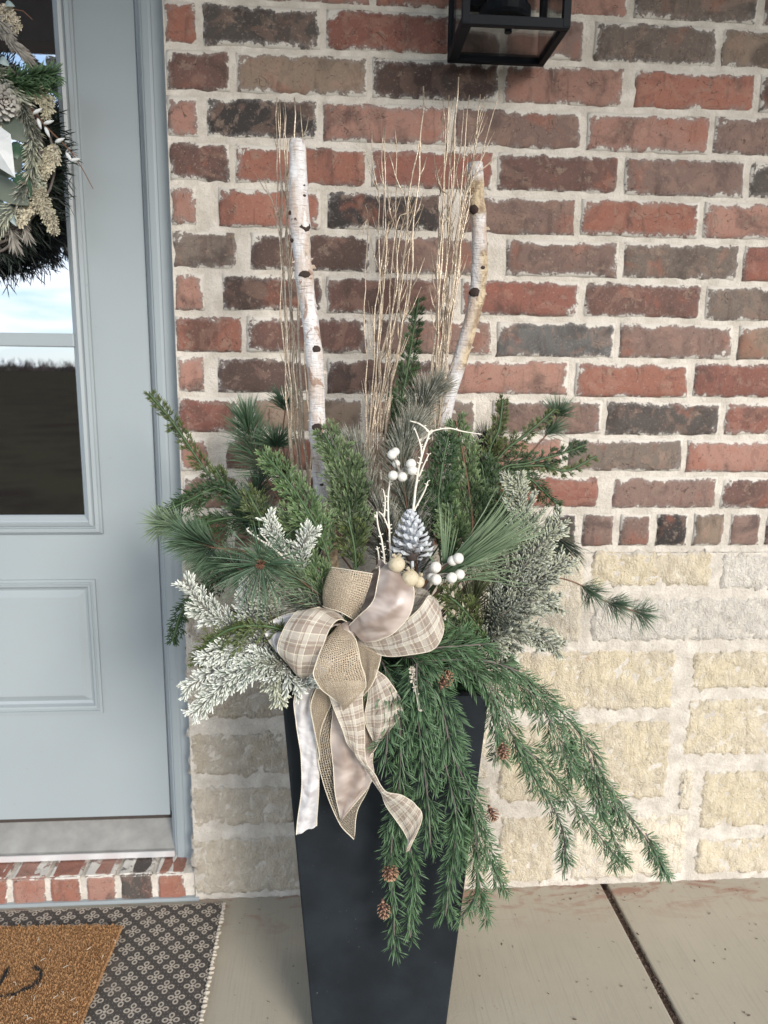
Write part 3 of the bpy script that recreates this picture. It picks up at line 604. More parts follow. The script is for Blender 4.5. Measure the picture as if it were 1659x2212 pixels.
# ------------------------------------------------------------------ mats
rx=-.250; ry=-.022
rug=empty('patterned_rug',(rx,ry,.004),label='dark woven rug with cream quatrefoil motifs under the coir mat',cat='rug')
mb=MB()
nx,ny=60,40; V=[];F=[]
for j in range(ny+1):
    for i in range(nx+1):
        x=-1.0*i/nx; y=-.70*j/ny; V.append((x,y,.001+mnoise.noise(Vector((x*9,y*9,1)))*.0018+.002))
F=[(j*(nx+1)+i,(j+1)*(nx+1)+i,(j+1)*(nx+1)+i+1,j*(nx+1)+i+1) for j in range(ny) for i in range(nx)]
mb.add(V,F); mb.box(-1,0,-.7,0,-.003,.0006); mb.build('weave',MAT['rug'],rug,smooth=True)
mb=MB(); y=-.004
while y>-.7:
    r=random.uniform(.0022,.0040); q=[(.0+.002,y,.002),(.005,y+random.uniform(-.002,.002),.0045),(.009+random.uniform(-.002,.003),y+random.uniform(-.004,.004),.003)]
    mb.tube(q,[r*.8,r*1.2,r*.6],6); y-=random.uniform(.008,.0125)
x=-.004
while x>-1.0:
    mb.tube([(x,.0,.001),(x,.002,.0025)],[.0010,.0014],5); x-=.0065
tag(mb.build('fringe',MAT['fringe'],rug),kind='stuff')
coir=empty('coir_doormat',(-.458,-.095,.009),label='orange brown bristly coir doormat with black curved strokes',cat='doormat')
coir.rotation_euler=(0,0,R(-2.2))
mb=MB(); mb.box(-.75,0,-.45,0,0,.010); mb.build('backing',MAT['coir_base'],coir)
mb=MB()
for i in range(26000):
    x=-random.random()*.42; y=-random.random()*.36
    d=(random.uniform(-.6,.6),random.uniform(-.6,.6),1); l=random.uniform(.004,.009)
    mb.needle((x,y,.008),d,l,.0014,0)
for i in range(2500):
    x=random.choice((0,0)); y=-random.random()*.45; mb.needle((x,y,random.uniform(.001,.010)),(1,random.uniform(-.8,.8),random.uniform(-.4,.8)),random.uniform(.002,.005),.0012,0)
    mb.needle((-random.random()*.5,0,random.uniform(.001,.010)),(random.uniform(-.8,.8),1,random.uniform(-.4,.8)),random.uniform(.002,.004),.0012,0)
tag(mb.build('bristles',MAT['coir'],coir),kind='stuff')
inv=coir.matrix_basis.inverted()
Zc=.0255
for pth in ([(74,2086),(82,2092),(88,2100),(84,2113),(70,2126),(50,2135),(25,2146),(-20,2155)],[(17,2090),(8,2108),(-10,2130),(-30,2140)]):
    ps=cat([inv@atz(a,b,Zc) for a,b in pth],30); mb=MB()
    for p in ps:
        for k in range(26): mb.needle((p.x+random.gauss(0,.0013),p.y+random.gauss(0,.0013),p.z-.009),(random.uniform(-.4,.4),random.uniform(-.4,.4),1),random.uniform(.006,.0095),.0016,0)
    mb.build('black_stroke',MAT['black_fibre'],coir)
mb=MB()
for i in range(26):
    x=-random.random()*.3+.01; y=-.03-random.random()*.24; a=random.uniform(0,3.14); l=.010
    mb.tube([(x,y,.0175),(x+math.cos(a)*l*.5,y+math.sin(a)*l*.5,.020),(x+math.cos(a+.4)*l,y+math.sin(a+.4)*l,.0185)],.0006,4)
tag(mb.build('loose_fibres',MAT['fringe'],coir),kind='stuff')

# ------------------------------------------------------------------ planter
PX,PYc=.0905,-.283
pot=empty('tapered_planter',(PX,PYc,0),label='tall charcoal black tapered square planter holding the arrangement',cat='planter')
def sq(h,z,r=.004): 
    out=[]
    for sx,sy in ((-1,-1),(1,-1),(1,1),(-1,1)):
        for k in range(4):
            a={(-1,-1):math.pi,(1,-1):1.5*math.pi,(1,1):0,(-1,1):.5*math.pi}[(sx,sy)]+k/3*math.pi/2
            out.append((sx*(h-r)+math.cos(a)*r,sy*(h-r)+math.sin(a)*r,z))
    return out
mb=MB(); lv=[(.1195,0),(.1205,.004)]+[(.1205+(.1670-.1205)*i/10,.004+.696*i/10) for i in range(1,11)]+[(.1675,.704),(.150,.704),(.148,.70),(.142,.62)]
vs=[];
for h,z in lv: vs+=sq(h,z)
n=16; mb.add(vs,[(i*n+j,i*n+(j+1)%n,(i+1)*n+(j+1)%n,(i+1)*n+j) for i in range(len(lv)-1) for j in range(n)]+[tuple(range(n-1,-1,-1))])
mb.build('planter_body',MAT['pot'],pot)
mb=MB(); V=[];F=[];nn=22
for j in range(nn+1):
    for i in range(nn+1):
        x=-.143+.286*i/nn; y=-.143+.286*j/nn; r=math.hypot(x,y); V.append((x,y,.655+.095*max(0,1-(r/.19)**2)+mnoise.noise(Vector((x*50,y*50,0)))*.012))
F=[(j*(nn+1)+i,j*(nn+1)+i+1,(j+1)*(nn+1)+i+1,(j+1)*(nn+1)+i) for j in range(nn) for i in range(nn)]
mb.add(V,F)
for k in range(5000):
    a=random.uniform(0,6.28); r=.17*math.sqrt(random.random()); mb.needle((r*math.cos(a),r*math.sin(a),.70+.06*(1-r/.17)),(math.cos(a)*r*9+random.gauss(0,.4),math.sin(a)*r*9+random.gauss(0,.4),random.uniform(-.1,1)),random.uniform(.02,.05),.002,.2,0,.2)
tag(mb.build('moss',MAT['pine_dark'],pot),kind='stuff')  # added mound, kept dark so gaps between sprigs read as shade

# ------------------------------------------------------------------ plants
ROOT=Vector((PX,PYc,.70))
def ctrl(pts,root=True,dy=0):
    ps=[at(*p) for p in pts]
    return ps
def frames(ps):
    out=[]
    for i,p in enumerate(ps):
        t=(ps[min(i+1,len(ps)-1)]-ps[max(i-1,0)]).normalized(); v=(p-CAM).normalized(); s=t.cross(v)
        if s.length<.2: s=t.orthogonal()
        s.normalize(); out.append((p,t,s,t.cross(s).normalized()))
    return out
def stem_root(ps,rootk):
    if rootk: return [ROOT+Vector((random.uniform(-.06,.06),random.uniform(-.05,.05),-.03))]+ps
    return ps
def sprig_obj(name,label,cat_,group,at_):
    e=empty(name,at_,label=label,cat=cat_,group=group); return e
def localize(mb,o):
    pass
def finish(name,label,cat_,group,st,lf,smat,lmat,origin,lname='needles'):
    e=empty(name,origin,label=label,cat=cat_,group=group)
    for mb,nm,mt,sm in ((st,'stem',smat,True),(lf,lname,lmat,False)):
        if mb.v or mb.nd or mb.fat:
            o=mb.build(nm,MAT[mt],e,smooth=sm); o.data.transform(Matrix.Translation(-Vector(origin)))
            if nm!='stem': o['kind']='stuff'
    return e
def pine(pts,label,mat='pine',L=.062,n=170,a0=.2,ang=(25,70),start=.25,droop=.1,w=.0011,group='long needled pine sprigs',smat='stem',rootk=True,sr=.0018,face=.6,flat=.7):
    ps=ctrl(pts); P=cat(ps,40); fr=frames(P); st=MB(); lf=MB()
    st.tube((stem_root(P,rootk)),[sr]*(len(P)+(1 if rootk else 0)),5)
    n=int(n*1.7); L*=.97
    for k in range(n):
        u=start+(1-start)*(random.random()**.8); p,t,s,b=fr[min(39,int(u*39.99))]; ph=random.uniform(0,6.283)
        a=R(ang[1]+(ang[0]-ang[1])*u**1.5+random.gauss(0,7)); rad=s*math.cos(ph)+b*math.sin(ph)*flat
        d=t*math.cos(a)+rad*math.sin(a); lf.needle(p,d,L*random.uniform(.75,1.12),w*random.uniform(.8,1.2),droop*random.uniform(0,1.5))
    return finish('pine_sprig',label,'pine sprig',group,st,lf,smat,mat,P[0])
def tufts(pts,spots,label,mat='pine',L=.055,n=60,w=.0011,group='long needled pine sprigs',rootk=True,smat='stem',ang=38,droop=.08,sr=.0015):
    """a bare stem with brushes of needles at some of its points (u, direction spread)"""
    P=cat(ctrl(pts),50); fr=frames(P); st=MB(); lf=MB(); st.tube(stem_root(P,rootk),sr,5)
    for u in spots:
        for k in range(int(n*1.3)):
            uu=max(0,min(.999,u-random.random()*.10)); p,t,s,b=fr[int(uu*49.99)]; ph=random.uniform(0,6.283); a=R(abs(random.gauss(ang,18)))
            d=t*math.cos(a)+(s*math.cos(ph)+b*math.sin(ph)*.7)*math.sin(a); lf.needle(p,d,L*random.uniform(.7,1.1),w,droop*random.uniform(0,1.5))
    return finish('pine_sprig',label,'pine sprig',group,st,lf,smat,mat,P[0])
def cedar(pts,label,mat='cedar',wd=.032,step=.0058,leaf=.0078,lw=.0020,group='flat scaly cedar sprigs',smat='greenstem',prof=None,start=.15,ang=38,rootk=True,sub=True,curl=0,tilt=.35,dens=1):
    ps=ctrl(pts); ln=sum((ps[i+1]-ps[i]).length for i in range(len(ps)-1)); n=max(20,int(ln/.004)); P=cat(ps,n); fr=frames(P); st=MB(); lf=MB()
    st.tube(stem_root(P,rootk),[.0016]*(len(P)+(1 if rootk else 0)),5)
    tl=random.uniform(-tilt,tilt)
    def spray(p,d,nrm,l,lev):
        k=max(2,int(l/.0034)); sd=nrm.cross(d).normalized()
        for i in range(k):
            u=(i+.5)/k; q=p+d*(l*u)+Vector((0,0,-1))*(curl*l*u*u)
            for sg in (-1,1):
                dd=(d+sd*sg*.36+nrm*random.gauss(0,.12)); lf.needle(q,dd,leaf*random.uniform(.8,1.25),lw,0,u*.6,.45+.55*u)
            if lev==0 and sub and i%2==1 and u<.85:
                sg=1 if (i//2)%2 else -1; spray(q,(d*.85+sd*sg*.45).normalized(),nrm,l*.45*(1-u*.5),1)
        lf.needle(p+d*l*.97,d,leaf*1.3,lw,0,.5,1)
    nb=int(ln*(1-start)/step*dens)
    for i in range(nb):
        u=start+(1-start)*(i+random.uniform(-.3,.3))/nb; u=min(max(u,0),.998); p,t,s,b=fr[int(u*(n-1))]
        sg=1 if i%2 else -1; nrm=(b*math.cos(tl)+s*math.sin(tl)*.6+Vector((random.gauss(0,.15),0,random.gauss(0,.15)))).normalized()
        a=R(ang-5+random.gauss(0,6)); side=(s*sg+b*random.gauss(0,.25)).normalized(); d=(t*math.cos(a)+side*math.sin(a)).normalized()
        env=(1-u)**.55*(.35+.65*min(1,(u-start)/.25+.3)) if prof is None else prof(u)
        l=wd*1.25*env*random.uniform(.65,1.15)+.005
        spray(p,d,nrm,l,0)
    for i in range(int(ln/.003)):
        u=(i+.5)/int(ln/.003)
        if u<start*.6: continue
        p,t,s,b=fr[int(u*(n-1))]
        for sg in (-1,1): lf.needle(p,t+s*sg*.45-b*.2*random.random(),leaf,lw,0,.2,.7)
    return finish('cedar_sprig',label,'cedar sprig',group,st,lf,smat,mat,P[0],'scale_leaves')
def frost(pts,label,mat='frost',bl=.030,step=.0070,nl=.0112,nw=.0022,group='frosted fir sprigs',start=.12,rootk=True,tipb=.4,nb3=1):
    ps=ctrl(pts); ln=sum((ps[i+1]-ps[i]).length for i in range(len(ps)-1)); n=max(20,int(ln/.004)); P=cat(ps,n); fr=frames(P); st=MB(); lf=MB(); st.tube(stem_root(P,rootk),.0018,5)
    def brush(p,d,l,fr0):
        k=max(3,int(l/.0017)); A=d.orthogonal().normalized(); B=d.cross(A)
        for i in range(k):
            u=(i+.5)/k; q=p+d*(l*u)
            for m_ in range(2):
                ph=random.uniform(0,6.283); a=R(48-18*u+random.gauss(0,6)); dd=d*math.cos(a)+(A*math.cos(ph)+B*math.sin(ph))*math.sin(a)
                lf.needle(q,dd,nl*random.uniform(.75,1.15),nw,0,fr0*.2+.15*u,min(1,.55+fr0*.5+.2*u),fat=True)
    nb=int(ln*(1-start)/step)
    for i in range(nb):
        u=min(start+(1-start)*(i+.3)/nb,.999); p,t,s,b=fr[int(u*(n-1))]; ph=(0 if i%2 else math.pi)+random.gauss(0,.7)
        a=R(42-10*u); d=(t*math.cos(a)+(s*math.cos(ph)-b*abs(math.sin(ph))*.6)*math.sin(a)).normalized(); brush(p,d,bl*1.15*(1-.7*u)*random.uniform(.6,1.15)+.007,u*tipb)
    i=0
    while i<n-1:
        u=i/(n-1); p,t,s,b=fr[i]; i+=1
        if u<start*.7: continue
        for k in range(4):
            ph=random.uniform(0,6.283); a=R(45); lf.needle(p,t*math.cos(a)+(s*math.cos(ph)+b*math.sin(ph))*math.sin(a),nl*random.uniform(.8,1.1),nw,0,u*tipb*.3,min(1,.5+u*tipb),fat=True)
    return finish('frosted_sprig',label,'frosted sprig',group,st,lf,'wire',mat,P[0])
def spruce(pts,label,bl=.046,step=.0120,nl=.0265,nw=.00150,group='trailing green larch sprays',rootk=False,start=.02,mat='spruce',ang=37,bare=0,grav=.5,dn=1.0,tipfan=True):
    ps=ctrl(pts); ln=sum((ps[i+1]-ps[i]).length for i in range(len(ps)-1)); n=max(20,int(ln/.003)); P=cat(ps,n); fr=frames(P); st=MB(); lf=MB(); st.tube(stem_root(P,rootk),.0014,6)
    def spray(p,d,l):
        k=max(5,int(l/.0025*dn)); v=(p-CAM).normalized(); s=d.cross(v).normalized(); b=d.cross(s); q=Vector(p); dd=Vector(d)
        for i in range(k):
            u=(i+.5)/k; dd=(dd+Vector((0,0,-grav/k))).normalized(); q=q+dd*(l/k)
            for sg in (-1,1):
                a=R(33+random.gauss(0,6)-8*u); nd=dd*math.cos(a)+(s*sg*random.uniform(.8,1.1)+b*random.uniform(-.6,.6))*math.sin(a)
                lf.needle(q,nd,nl*random.uniform(.75,1.15)*(1-.25*u),nw,random.uniform(0,.15))
        st.tube([p,p+d*l*.3],[.0006,.0004],3)
    nb=int(ln*(1-start)/step)
    for i in range(nb):
        u=start+(1-start)*(i+random.random()*.6)/nb
        if u<bare: continue
        u=min(u,.998); p,t,s,b=fr[int(u*(n-1))]; sg=1 if i%2 else -1; a=R(ang+random.gauss(0,7))
        d=(t*math.cos(a)+(s*sg-b*random.uniform(-.3,.5)).normalized()*math.sin(a)).normalized(); spray(p,d,bl*1.02*random.uniform(.55,1.15)*(1-.45*u))
    for i in range(int(n*1.0)):
        u=random.random()
        if u<bare: continue
        p,t,s,b=fr[int(u*(n-1))]; ph=random.uniform(0,6.283); a=R(30); lf.needle(p,t*math.cos(a)+(s*math.cos(ph)+b*math.sin(ph))*math.sin(a),nl,nw,.1)
    return finish('larch_spray',label,'greenery spray',group,st,lf,'wire',mat,P[0])

# --- backmost: filler pine coloured dark to paint the shade inside the greenery
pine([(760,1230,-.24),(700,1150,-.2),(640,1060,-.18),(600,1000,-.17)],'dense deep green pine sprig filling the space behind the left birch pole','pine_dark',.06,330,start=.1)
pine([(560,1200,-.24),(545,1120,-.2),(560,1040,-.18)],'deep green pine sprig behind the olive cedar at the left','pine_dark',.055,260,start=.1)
pine([(700,1240,-.30),(640,1180,-.28),(580,1130,-.26)],'filler pine sprig coloured dark for shade above the frosted pair','pine_dark',.06,280,start=.05)
pine([(900,1260,-.28),(890,1180,-.26),(880,1120,-.24)],'filler pine sprig coloured dark for shade behind the silver cone','pine_dark',.06,260,start=.05)
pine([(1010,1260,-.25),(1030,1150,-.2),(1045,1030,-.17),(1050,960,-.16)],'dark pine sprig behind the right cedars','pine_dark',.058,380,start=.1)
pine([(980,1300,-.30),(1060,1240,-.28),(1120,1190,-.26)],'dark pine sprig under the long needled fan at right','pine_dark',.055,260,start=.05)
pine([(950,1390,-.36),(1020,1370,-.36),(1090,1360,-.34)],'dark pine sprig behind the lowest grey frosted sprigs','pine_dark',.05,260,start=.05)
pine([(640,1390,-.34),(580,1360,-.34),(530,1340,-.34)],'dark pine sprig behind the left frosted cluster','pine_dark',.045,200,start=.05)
# --- white pine at left
tufts([(640,1090,-.2),(612,960,-.17),(618,870,-.16)],[.98],'small pine tuft topping its bare stem beside the left birch pole',n=150,L=.05,ang=48)
tufts([(640,1100,-.21),(602,1010,-.19),(597,955,-.18)],[.95],'second pine tuft just below the topmost one by the left birch pole',n=190,L=.055,ang=50)
pine([(620,1110,-.2),(575,1030,-.18),(545,960,-.17),(535,915,-.17)],'tall blue green pine sprig standing against the brick at left','pine',.066,340,start=.3)
tufts([(560,1230,-.36),(450,1170,-.34),(395,1140,-.33),(352,1130,-.32)],[1.0,.78],'pale green pine sprig reaching furthest left over the door frame','pine_pale',.046,110,ang=48)
pine([(560,1200,-.40),(510,1188,-.42),(455,1182,-.43),(415,1165,-.43)],'bright blue green pine brush with a bare brown stem at left','pine',.052,330,start=.55,ang=(35,75))
pine([(600,1260,-.40),(540,1240,-.42),(490,1215,-.42),(450,1215,-.42)],'fluffy blue green pine sprig below the bare brown stem','pine',.045,260,start=.25,ang=(35,70))
pine([(640,1220,-.36),(590,1150,-.34),(540,1100,-.32)],'mid green pine sprig above the starburst of needles','pine',.058,260,start=.15)
# starburst
e=MB(); c0=at(565,1218,-.50); lf=MB(); st=MB(); st.tube([ROOT,c0+Vector((.01,.05,0)),c0],[.002,.002,.003],6)
for k in range(120):
    a=random.uniform(0,6.283); z=random.uniform(.05,.6); d=RGT*math.cos(a)+UPV*math.sin(a)-FWD*z*.75
    lf.needle(c0,d,.080*random.uniform(.7,1.1),.0014,random.uniform(0,.15))
for k in range(40): st.needle(c0-FWD*.004,RGT*random.gauss(0,1)+UPV*random.gauss(0,1)-FWD*1.2,.010,.0022)
finish('pine_sprig','starburst of long green needles round a brown bud left of the bow','pine sprig','long needled pine sprigs',st,lf,'stem','pine',c0)
pine([(720,1310,-.46),(670,1270,-.47),(625,1235,-.48),(600,1220,-.48)],'pale green pine fan pointing left beside the burlap loop','pine_pale',.062,150,start=.0,ang=(15,40),w=.0014)
pine([(715,1330,-.46),(670,1310,-.47),(640,1300,-.47)],'grey green pine fan just above the left plaid loop','flock',.052,190,start=.0,ang=(20,50))
# --- central greys
pine([(815,1220,-.34),(805,1120,-.33),(785,1030,-.31),(768,975,-.30)],'grey flocked pine sprig with brownish tips right of the bright cedar','flock',.062,420,start=.05,ang=(12,48))
pine([(900,1220,-.34),(880,1100,-.32),(868,1000,-.30),(885,930,-.29)],'broad grey flocked pine sprig behind the upper white berries','flock',.068,460,start=.1,ang=(22,52))
pine([(905,1000,-.27),(905,930,-.26),(915,870,-.25),(930,850,-.25)],'upper grey flocked pine plume leaning on the right birch pole','flock',.062,360,start=.1,ang=(18,52))
pine([(850,1230,-.38),(838,1170,-.38),(830,1120,-.37)],'short grey green pine sprig left of the silver cone','flock',.058,220,start=.0,ang=(15,50))
# --- cedars
cedar([(640,1230,-.28),(520,1120,-.24),(440,1010,-.22),(375,915,-.21),(322,850,-.20)],'long thin olive cedar sprig reaching up left across the door frame','cedar_olive',.020,start=.35,dens=.8)
cedar([(560,1110,-.30),(478,1056,-.30),(410,1080,-.30),(356,1106,-.30)],'dark cedar frond drooping left toward the door','cedar_dark',.034,curl=.4)
cedar([(545,1120,-.28),(500,1065,-.27),(463,1010,-.27)],'short olive cedar frond standing up at the left','cedar_olive',.024)
cedar([(600,1150,-.34),(520,1120,-.34),(460,1125,-.34),(410,1142,-.33)],'dark horizontal cedar frond below the drooping one at left','cedar_dark',.034,curl=.4)
cedar([(580,1210,-.36),(470,1250,-.34),(400,1310,-.33),(372,1385,-.33)],'dark olive cedar sprig hanging down in front of the door frame','cedar_dark',.024,curl=.5)
cedar([(590,1170,-.40),(560,1110,-.39),(535,1065,-.38)],'small olive cedar sprig curling above the starburst','cedar_olive',.026,curl=-.3)
cedar([(720,1240,-.44),(690,1150,-.43),(630,1050,-.41),(566,976,-.39)],'bright green cedar frond leaning left in front of the left birch pole','cedar',.040)
cedar([(700,1230,-.43),(650,1150,-.42),(605,1100,-.41)],'lower bright green cedar frond beside the frosted pair','cedar',.032)
cedar([(765,1240,-.42),(757,1120,-.40),(742,1020,-.38),(700,935,-.36)],'broad upright bright green cedar frond right of the left birch pole','cedar',.048,prof=lambda u:(1-u)**.35)
cedar([(770,1240,-.45),(765,1180,-.45),(752,1120,-.44)],'dark olive cedar tuft just above the burlap loop','cedar_olive',.034)
cedar([(705,1320,-.47),(690,1250,-.47),(650,1180,-.46)],'green cedar sprig left of the burlap loop','cedar',.028)
cedar([(640,1370,-.50),(570,1352,-.51),(500,1358,-.51),(445,1395,-.50),(425,1430,-.50)],'yellow green cedar sprig arching over the left frosted cluster','cedar_olive',.026,curl=.8,start=.1)
cedar([(880,1060,-.26),(860,930,-.24),(880,800,-.22),(905,645,-.20)],'tall dark cedar sprig standing behind the middle gold twigs','cedar_dark',.036,start=.1)
cedar([(955,1240,-.34),(945,1120,-.33),(955,1010,-.31),(968,945,-.30)],'dense green cedar frond right of the grey pine','cedar_dark',.040,prof=lambda u:(1-u)**.35)
cedar([(1010,1240,-.34),(1020,1130,-.32),(1005,1010,-.30),(985,910,-.28)],'green cedar frond on a red brown stem','cedar',.042,smat='stem',prof=lambda u:(1-u)**.35)
cedar([(990,1240,-.36),(980,1160,-.36),(975,1090,-.35)],'short green cedar frond behind the silver cone','cedar',.036)
cedar([(1060,1240,-.33),(1065,1150,-.31),(1050,1060,-.29),(1040,1000,-.28)],'dark cedar frond in the middle of the right side','cedar_dark',.042,prof=lambda u:(1-u)**.35)
cedar([(1060,1120,-.24),(1055,990,-.22),(1078,925,-.21),(1086,862,-.20)],'olive cedar tip rising highest on the right side','cedar_olive',.022)
cedar([(1020,1100,-.26),(1080,1015,-.24),(1140,1000,-.23),(1221,977,-.22),(1262,962,-.21)],'long dark cedar sprig reaching right over the brickwork','cedar_dark',.028,start=.2,dens=.8)
cedar([(1100,1010,-.24),(1169,1006,-.23),(1225,1016,-.22),(1288,985,-.21)],'thin cedar sprig with a rusty tip furthest right','cedar_olive',.014,start=.2,dens=.7)
cedar([(1040,1040,-.26),(1130,1030,-.25),(1170,1058,-.24),(1208,1094,-.23)],'dark cedar sprig drooping right below the long one','cedar_dark',.024,curl=.3,dens=.8)
cedar([(1040,1040,-.24),(1090,975,-.22),(1143,933,-.21),(1198,884,-.20)],'olive cedar sprig pointing up to the right pine tuft','cedar_olive',.020,dens=.8)
cedar([(1090,1180,-.33),(1080,1110,-.31),(1040,1050,-.29)],'green cedar frond above the grey frosted sprigs','cedar_dark',.034)
cedar([(1050,1380,-.45),(1020,1340,-.47),(985,1300,-.48),(955,1285,-.48)],'yellow green cedar sprig curling behind the right plaid loop','cedar_olive',.028,curl=-.3)
cedar([(1060,1400,-.44),(1020,1370,-.47),(985,1355,-.48),(965,1340,-.48)],'lower yellow green cedar sprig beside the right plaid loop','cedar',.026)
cedar([(1000,1240,-.40),(975,1180,-.42),(960,1130,-.42)],'pale cedar tip just right of the silver cone','cedar',.018)
# --- right pines
tufts([(1040,1100,-.22),(1110,1020,-.19),(1150,975,-.18),(1195,920,-.17),(1205,895,-.17)],[1.0,.72],'small pine sprig of two tufts at upper right against the brick','pine',.048,110,ang=42)
tufts([(1040,1120,-.24),(1075,1080,-.22),(1096,1052,-.2)],[1.0],'dark spiky pine tuft below the right cedar sprigs','pine_dark',.06,110,ang=60)
tufts([(1060,1220,-.26),(1150,1240,-.24),(1215,1250,-.22),(1262,1268,-.21),(1300,1295,-.20),(1345,1312,-.20),(1385,1325,-.19)],[.56,.78,1.0],'pine branch trailing far right over the limestone','pine',.052,120,ang=38)
pine([(1060,1220,-.28),(1120,1170,-.26),(1175,1150,-.25),(1215,1175,-.24)],'dark pine sprig poking out behind the right frosted sprigs','pine_dark',.062,240,start=.3,droop=.4)
pine([(1000,1370,-.40),(1015,1320,-.41),(1030,1280,-.41)],'olive pine tuft below the long needled fan','pine_olive',.055,180,start=.0,ang=(12,45))
pine([(1010,1390,-.40),(1045,1340,-.40),(1065,1320,-.40)],'grey brown pine tuft behind the yellow green cedar','flock',.05,160,start=.0,ang=(15,55))
# long needle fan
st=MB(); lf=MB(); c0=at(925,1250,-.47); c1=at(1010,1190,-.46); P=cat([c0,at(960,1225,-.47),c1],20); st.tube([ROOT]+P,.0022,6)
for k in range(260):
    u=random.random(); p=P[int(u*19.9)]; tgt=at(random.uniform(1075,1155),random.uniform(1110,1200),random.uniform(-.50,-.38)) if random.random()<.75 else at(random.uniform(1040,1110),random.uniform(1130,1260),random.uniform(-.50,-.40))
    d=(tgt-p).normalized()+Vector((random.gauss(0,.07),random.gauss(0,.07),random.gauss(0,.07))); lf.needle(p-Vector((0,0,random.uniform(0,.01))),d,random.uniform(.10,.155),.0016,random.uniform(-.32,-.12))
finish('pine_sprig','fan of very long pale green needles sweeping right from the cone','pine sprig','long needled pine sprigs',st,lf,'stem','pine_pale',c0)
st=MB(); lf=MB(); c0=at(960,1260,-.46); st.tube([ROOT,c0],.002,5)
for x,y in ((950,1070),(962,1095),(975,1085),(905,1150),(990,1120)):
    for j_ in range(3): lf.needle(c0,(at(x+random.uniform(-6,6),y,-.45)-c0),(at(x,y,-.45)-c0).length*random.uniform(.8,1),.0015,0)
finish('pine_sprig','few upright long needles standing just right of the silver cone','pine sprig','long needled pine sprigs',st,lf,'stem','pine_pale',c0)
# --- frosted
frost([(690,1260,-.44),(640,1220,-.46),(600,1170,-.46),(578,1122,-.46)],'left one of two silvery frosted sprigs above the starburst',bl=.026)
frost([(690,1270,-.45),(655,1220,-.47),(655,1180,-.47),(674,1145,-.47)],'right one of two silvery frosted sprigs beside the bright cedar',bl=.026)
frost([(620,1400,-.44),(520,1360,-.48),(450,1320,-.49),(402,1262,-.49)],'white frosted sprig pointing up left at the planter edge',bl=.036)
frost([(640,1390,-.44),(590,1340,-.48),(572,1290,-.49),(556,1248,-.49)],'green frosted sprig standing above the left plaid loop',bl=.034,mat='frost_grey',tipb=.9)
frost([(620,1390,-.44),(560,1350,-.47),(535,1310,-.48),(527,1270,-.48)],'middle frosted sprig of the left cluster',bl=.032)
frost([(650,1420,-.46),(560,1410,-.50),(480,1440,-.51),(400,1488,-.51)],'white frosted sprig stretching left above the lowest one',bl=.036)
frost([(650,1420,-.47),(570,1430,-.52),(490,1475,-.53),(418,1542,-.53)],'lowest white frosted sprig pointing down to the left',bl=.036)
frost([(640,1400,-.46),(560,1390,-.50),(500,1400,-.51),(435,1424,-.51)],'frosted sprig just under the yellow green cedar',bl=.034)
frost([(650,1400,-.48),(600,1440,-.52),(595,1480,-.52),(606,1515,-.52)],'grey frosted sprig hanging over the left planter rim',bl=.028,mat='frost_grey',tipb=.7)
frost([(650,1410,-.48),(620,1450,-.52),(640,1480,-.52),(668,1462,-.52)],'frosted sprig curling under the left plaid loop',bl=.030)
frost([(1030,1370,-.38),(1090,1260,-.40),(1130,1160,-.40),(1125,1090,-.39),(1114,1045,-.39)],'tall frosted sprig with pale tip at the right side','frost_grey',bl=.052,step=.0055,tipb=.8)
frost([(1030,1370,-.38),(1100,1270,-.42),(1150,1200,-.42),(1208,1130,-.41)],'frosted sprig with pale yellow tips reaching up right','frost_grey',bl=.054,step=.0055,tipb=.8)
frost([(1030,1370,-.38),(1100,1300,-.43),(1160,1250,-.43),(1220,1212,-.42)],'frosted sprig below the yellow tipped one at right','frost_grey',bl=.050,step=.0055,tipb=.7)
frost([(1030,1370,-.38),(1080,1330,-.44),(1140,1300,-.44),(1200,1305,-.43)],'grey frosted sprig pointing straight right','frost_grey',bl=.052,step=.0055,tipb=.5)
frost([(1030,1390,-.38),(1080,1370,-.44),(1140,1370,-.44),(1208,1400,-.43)],'lowest grey frosted sprig at the right over the limestone','frost_grey',bl=.046,step=.006,tipb=.5)
frost([(1030,1390,-.40),(1060,1380,-.46),(1085,1400,-.46),(1099,1428,-.46)],'short frosted sprig above the trailing green spray','frost_grey',bl=.030,tipb=.9)
# --- trailing larch sprays
spruce([(870,1400,-.46),(905,1440,-.50),(938,1509,-.50),(958,1631,-.495),(984,1743,-.49)],'long larch stem with bare grey wire down the middle of the planter',bl=.05,bare=.0,dn=.9,step=.016)
spruce([(984,1743,-.49),(985,1800,-.485),(975,1880,-.48),(962,1978,-.475)],'larch spray hanging from the middle wire over the planter front',bl=.048,ang=24)
spruce([(820,1420,-.47),(850,1480,-.51),(862,1552,-.51),(865,1640,-.505),(862,1707,-.50)],'larch spray hanging right of the plaid tail',bl=.05)
spruce([(862,1690,-.50),(850,1780,-.49),(845,1860,-.49),(850,1960,-.48),(852,2055,-.475)],'leftmost larch spray that hangs lowest on the planter',bl=.036,ang=22)
spruce([(870,1700,-.50),(880,1800,-.49),(895,1880,-.48),(890,1950,-.48),(886,2025,-.475)],'larch spray hanging beside the lowest one',bl=.036,ang=22)
spruce([(930,1440,-.47),(955,1530,-.50),(975,1620,-.50),(1014,1723,-.48),(1034,1855,-.46)],'larch spray running down the right half of the planter',bl=.052)
spruce([(1014,1723,-.47),(1040,1800,-.46),(1060,1860,-.45),(1085,1918,-.44)],'larch spray over the right planter edge near the floor joint side',bl=.044,ang=24)
spruce([(1020,1800,-.46),(1030,1880,-.45),(1040,1930,-.45),(1054,1985,-.44)],'short larch spray whose tip shows below the right planter edge',bl=.036,ang=24)
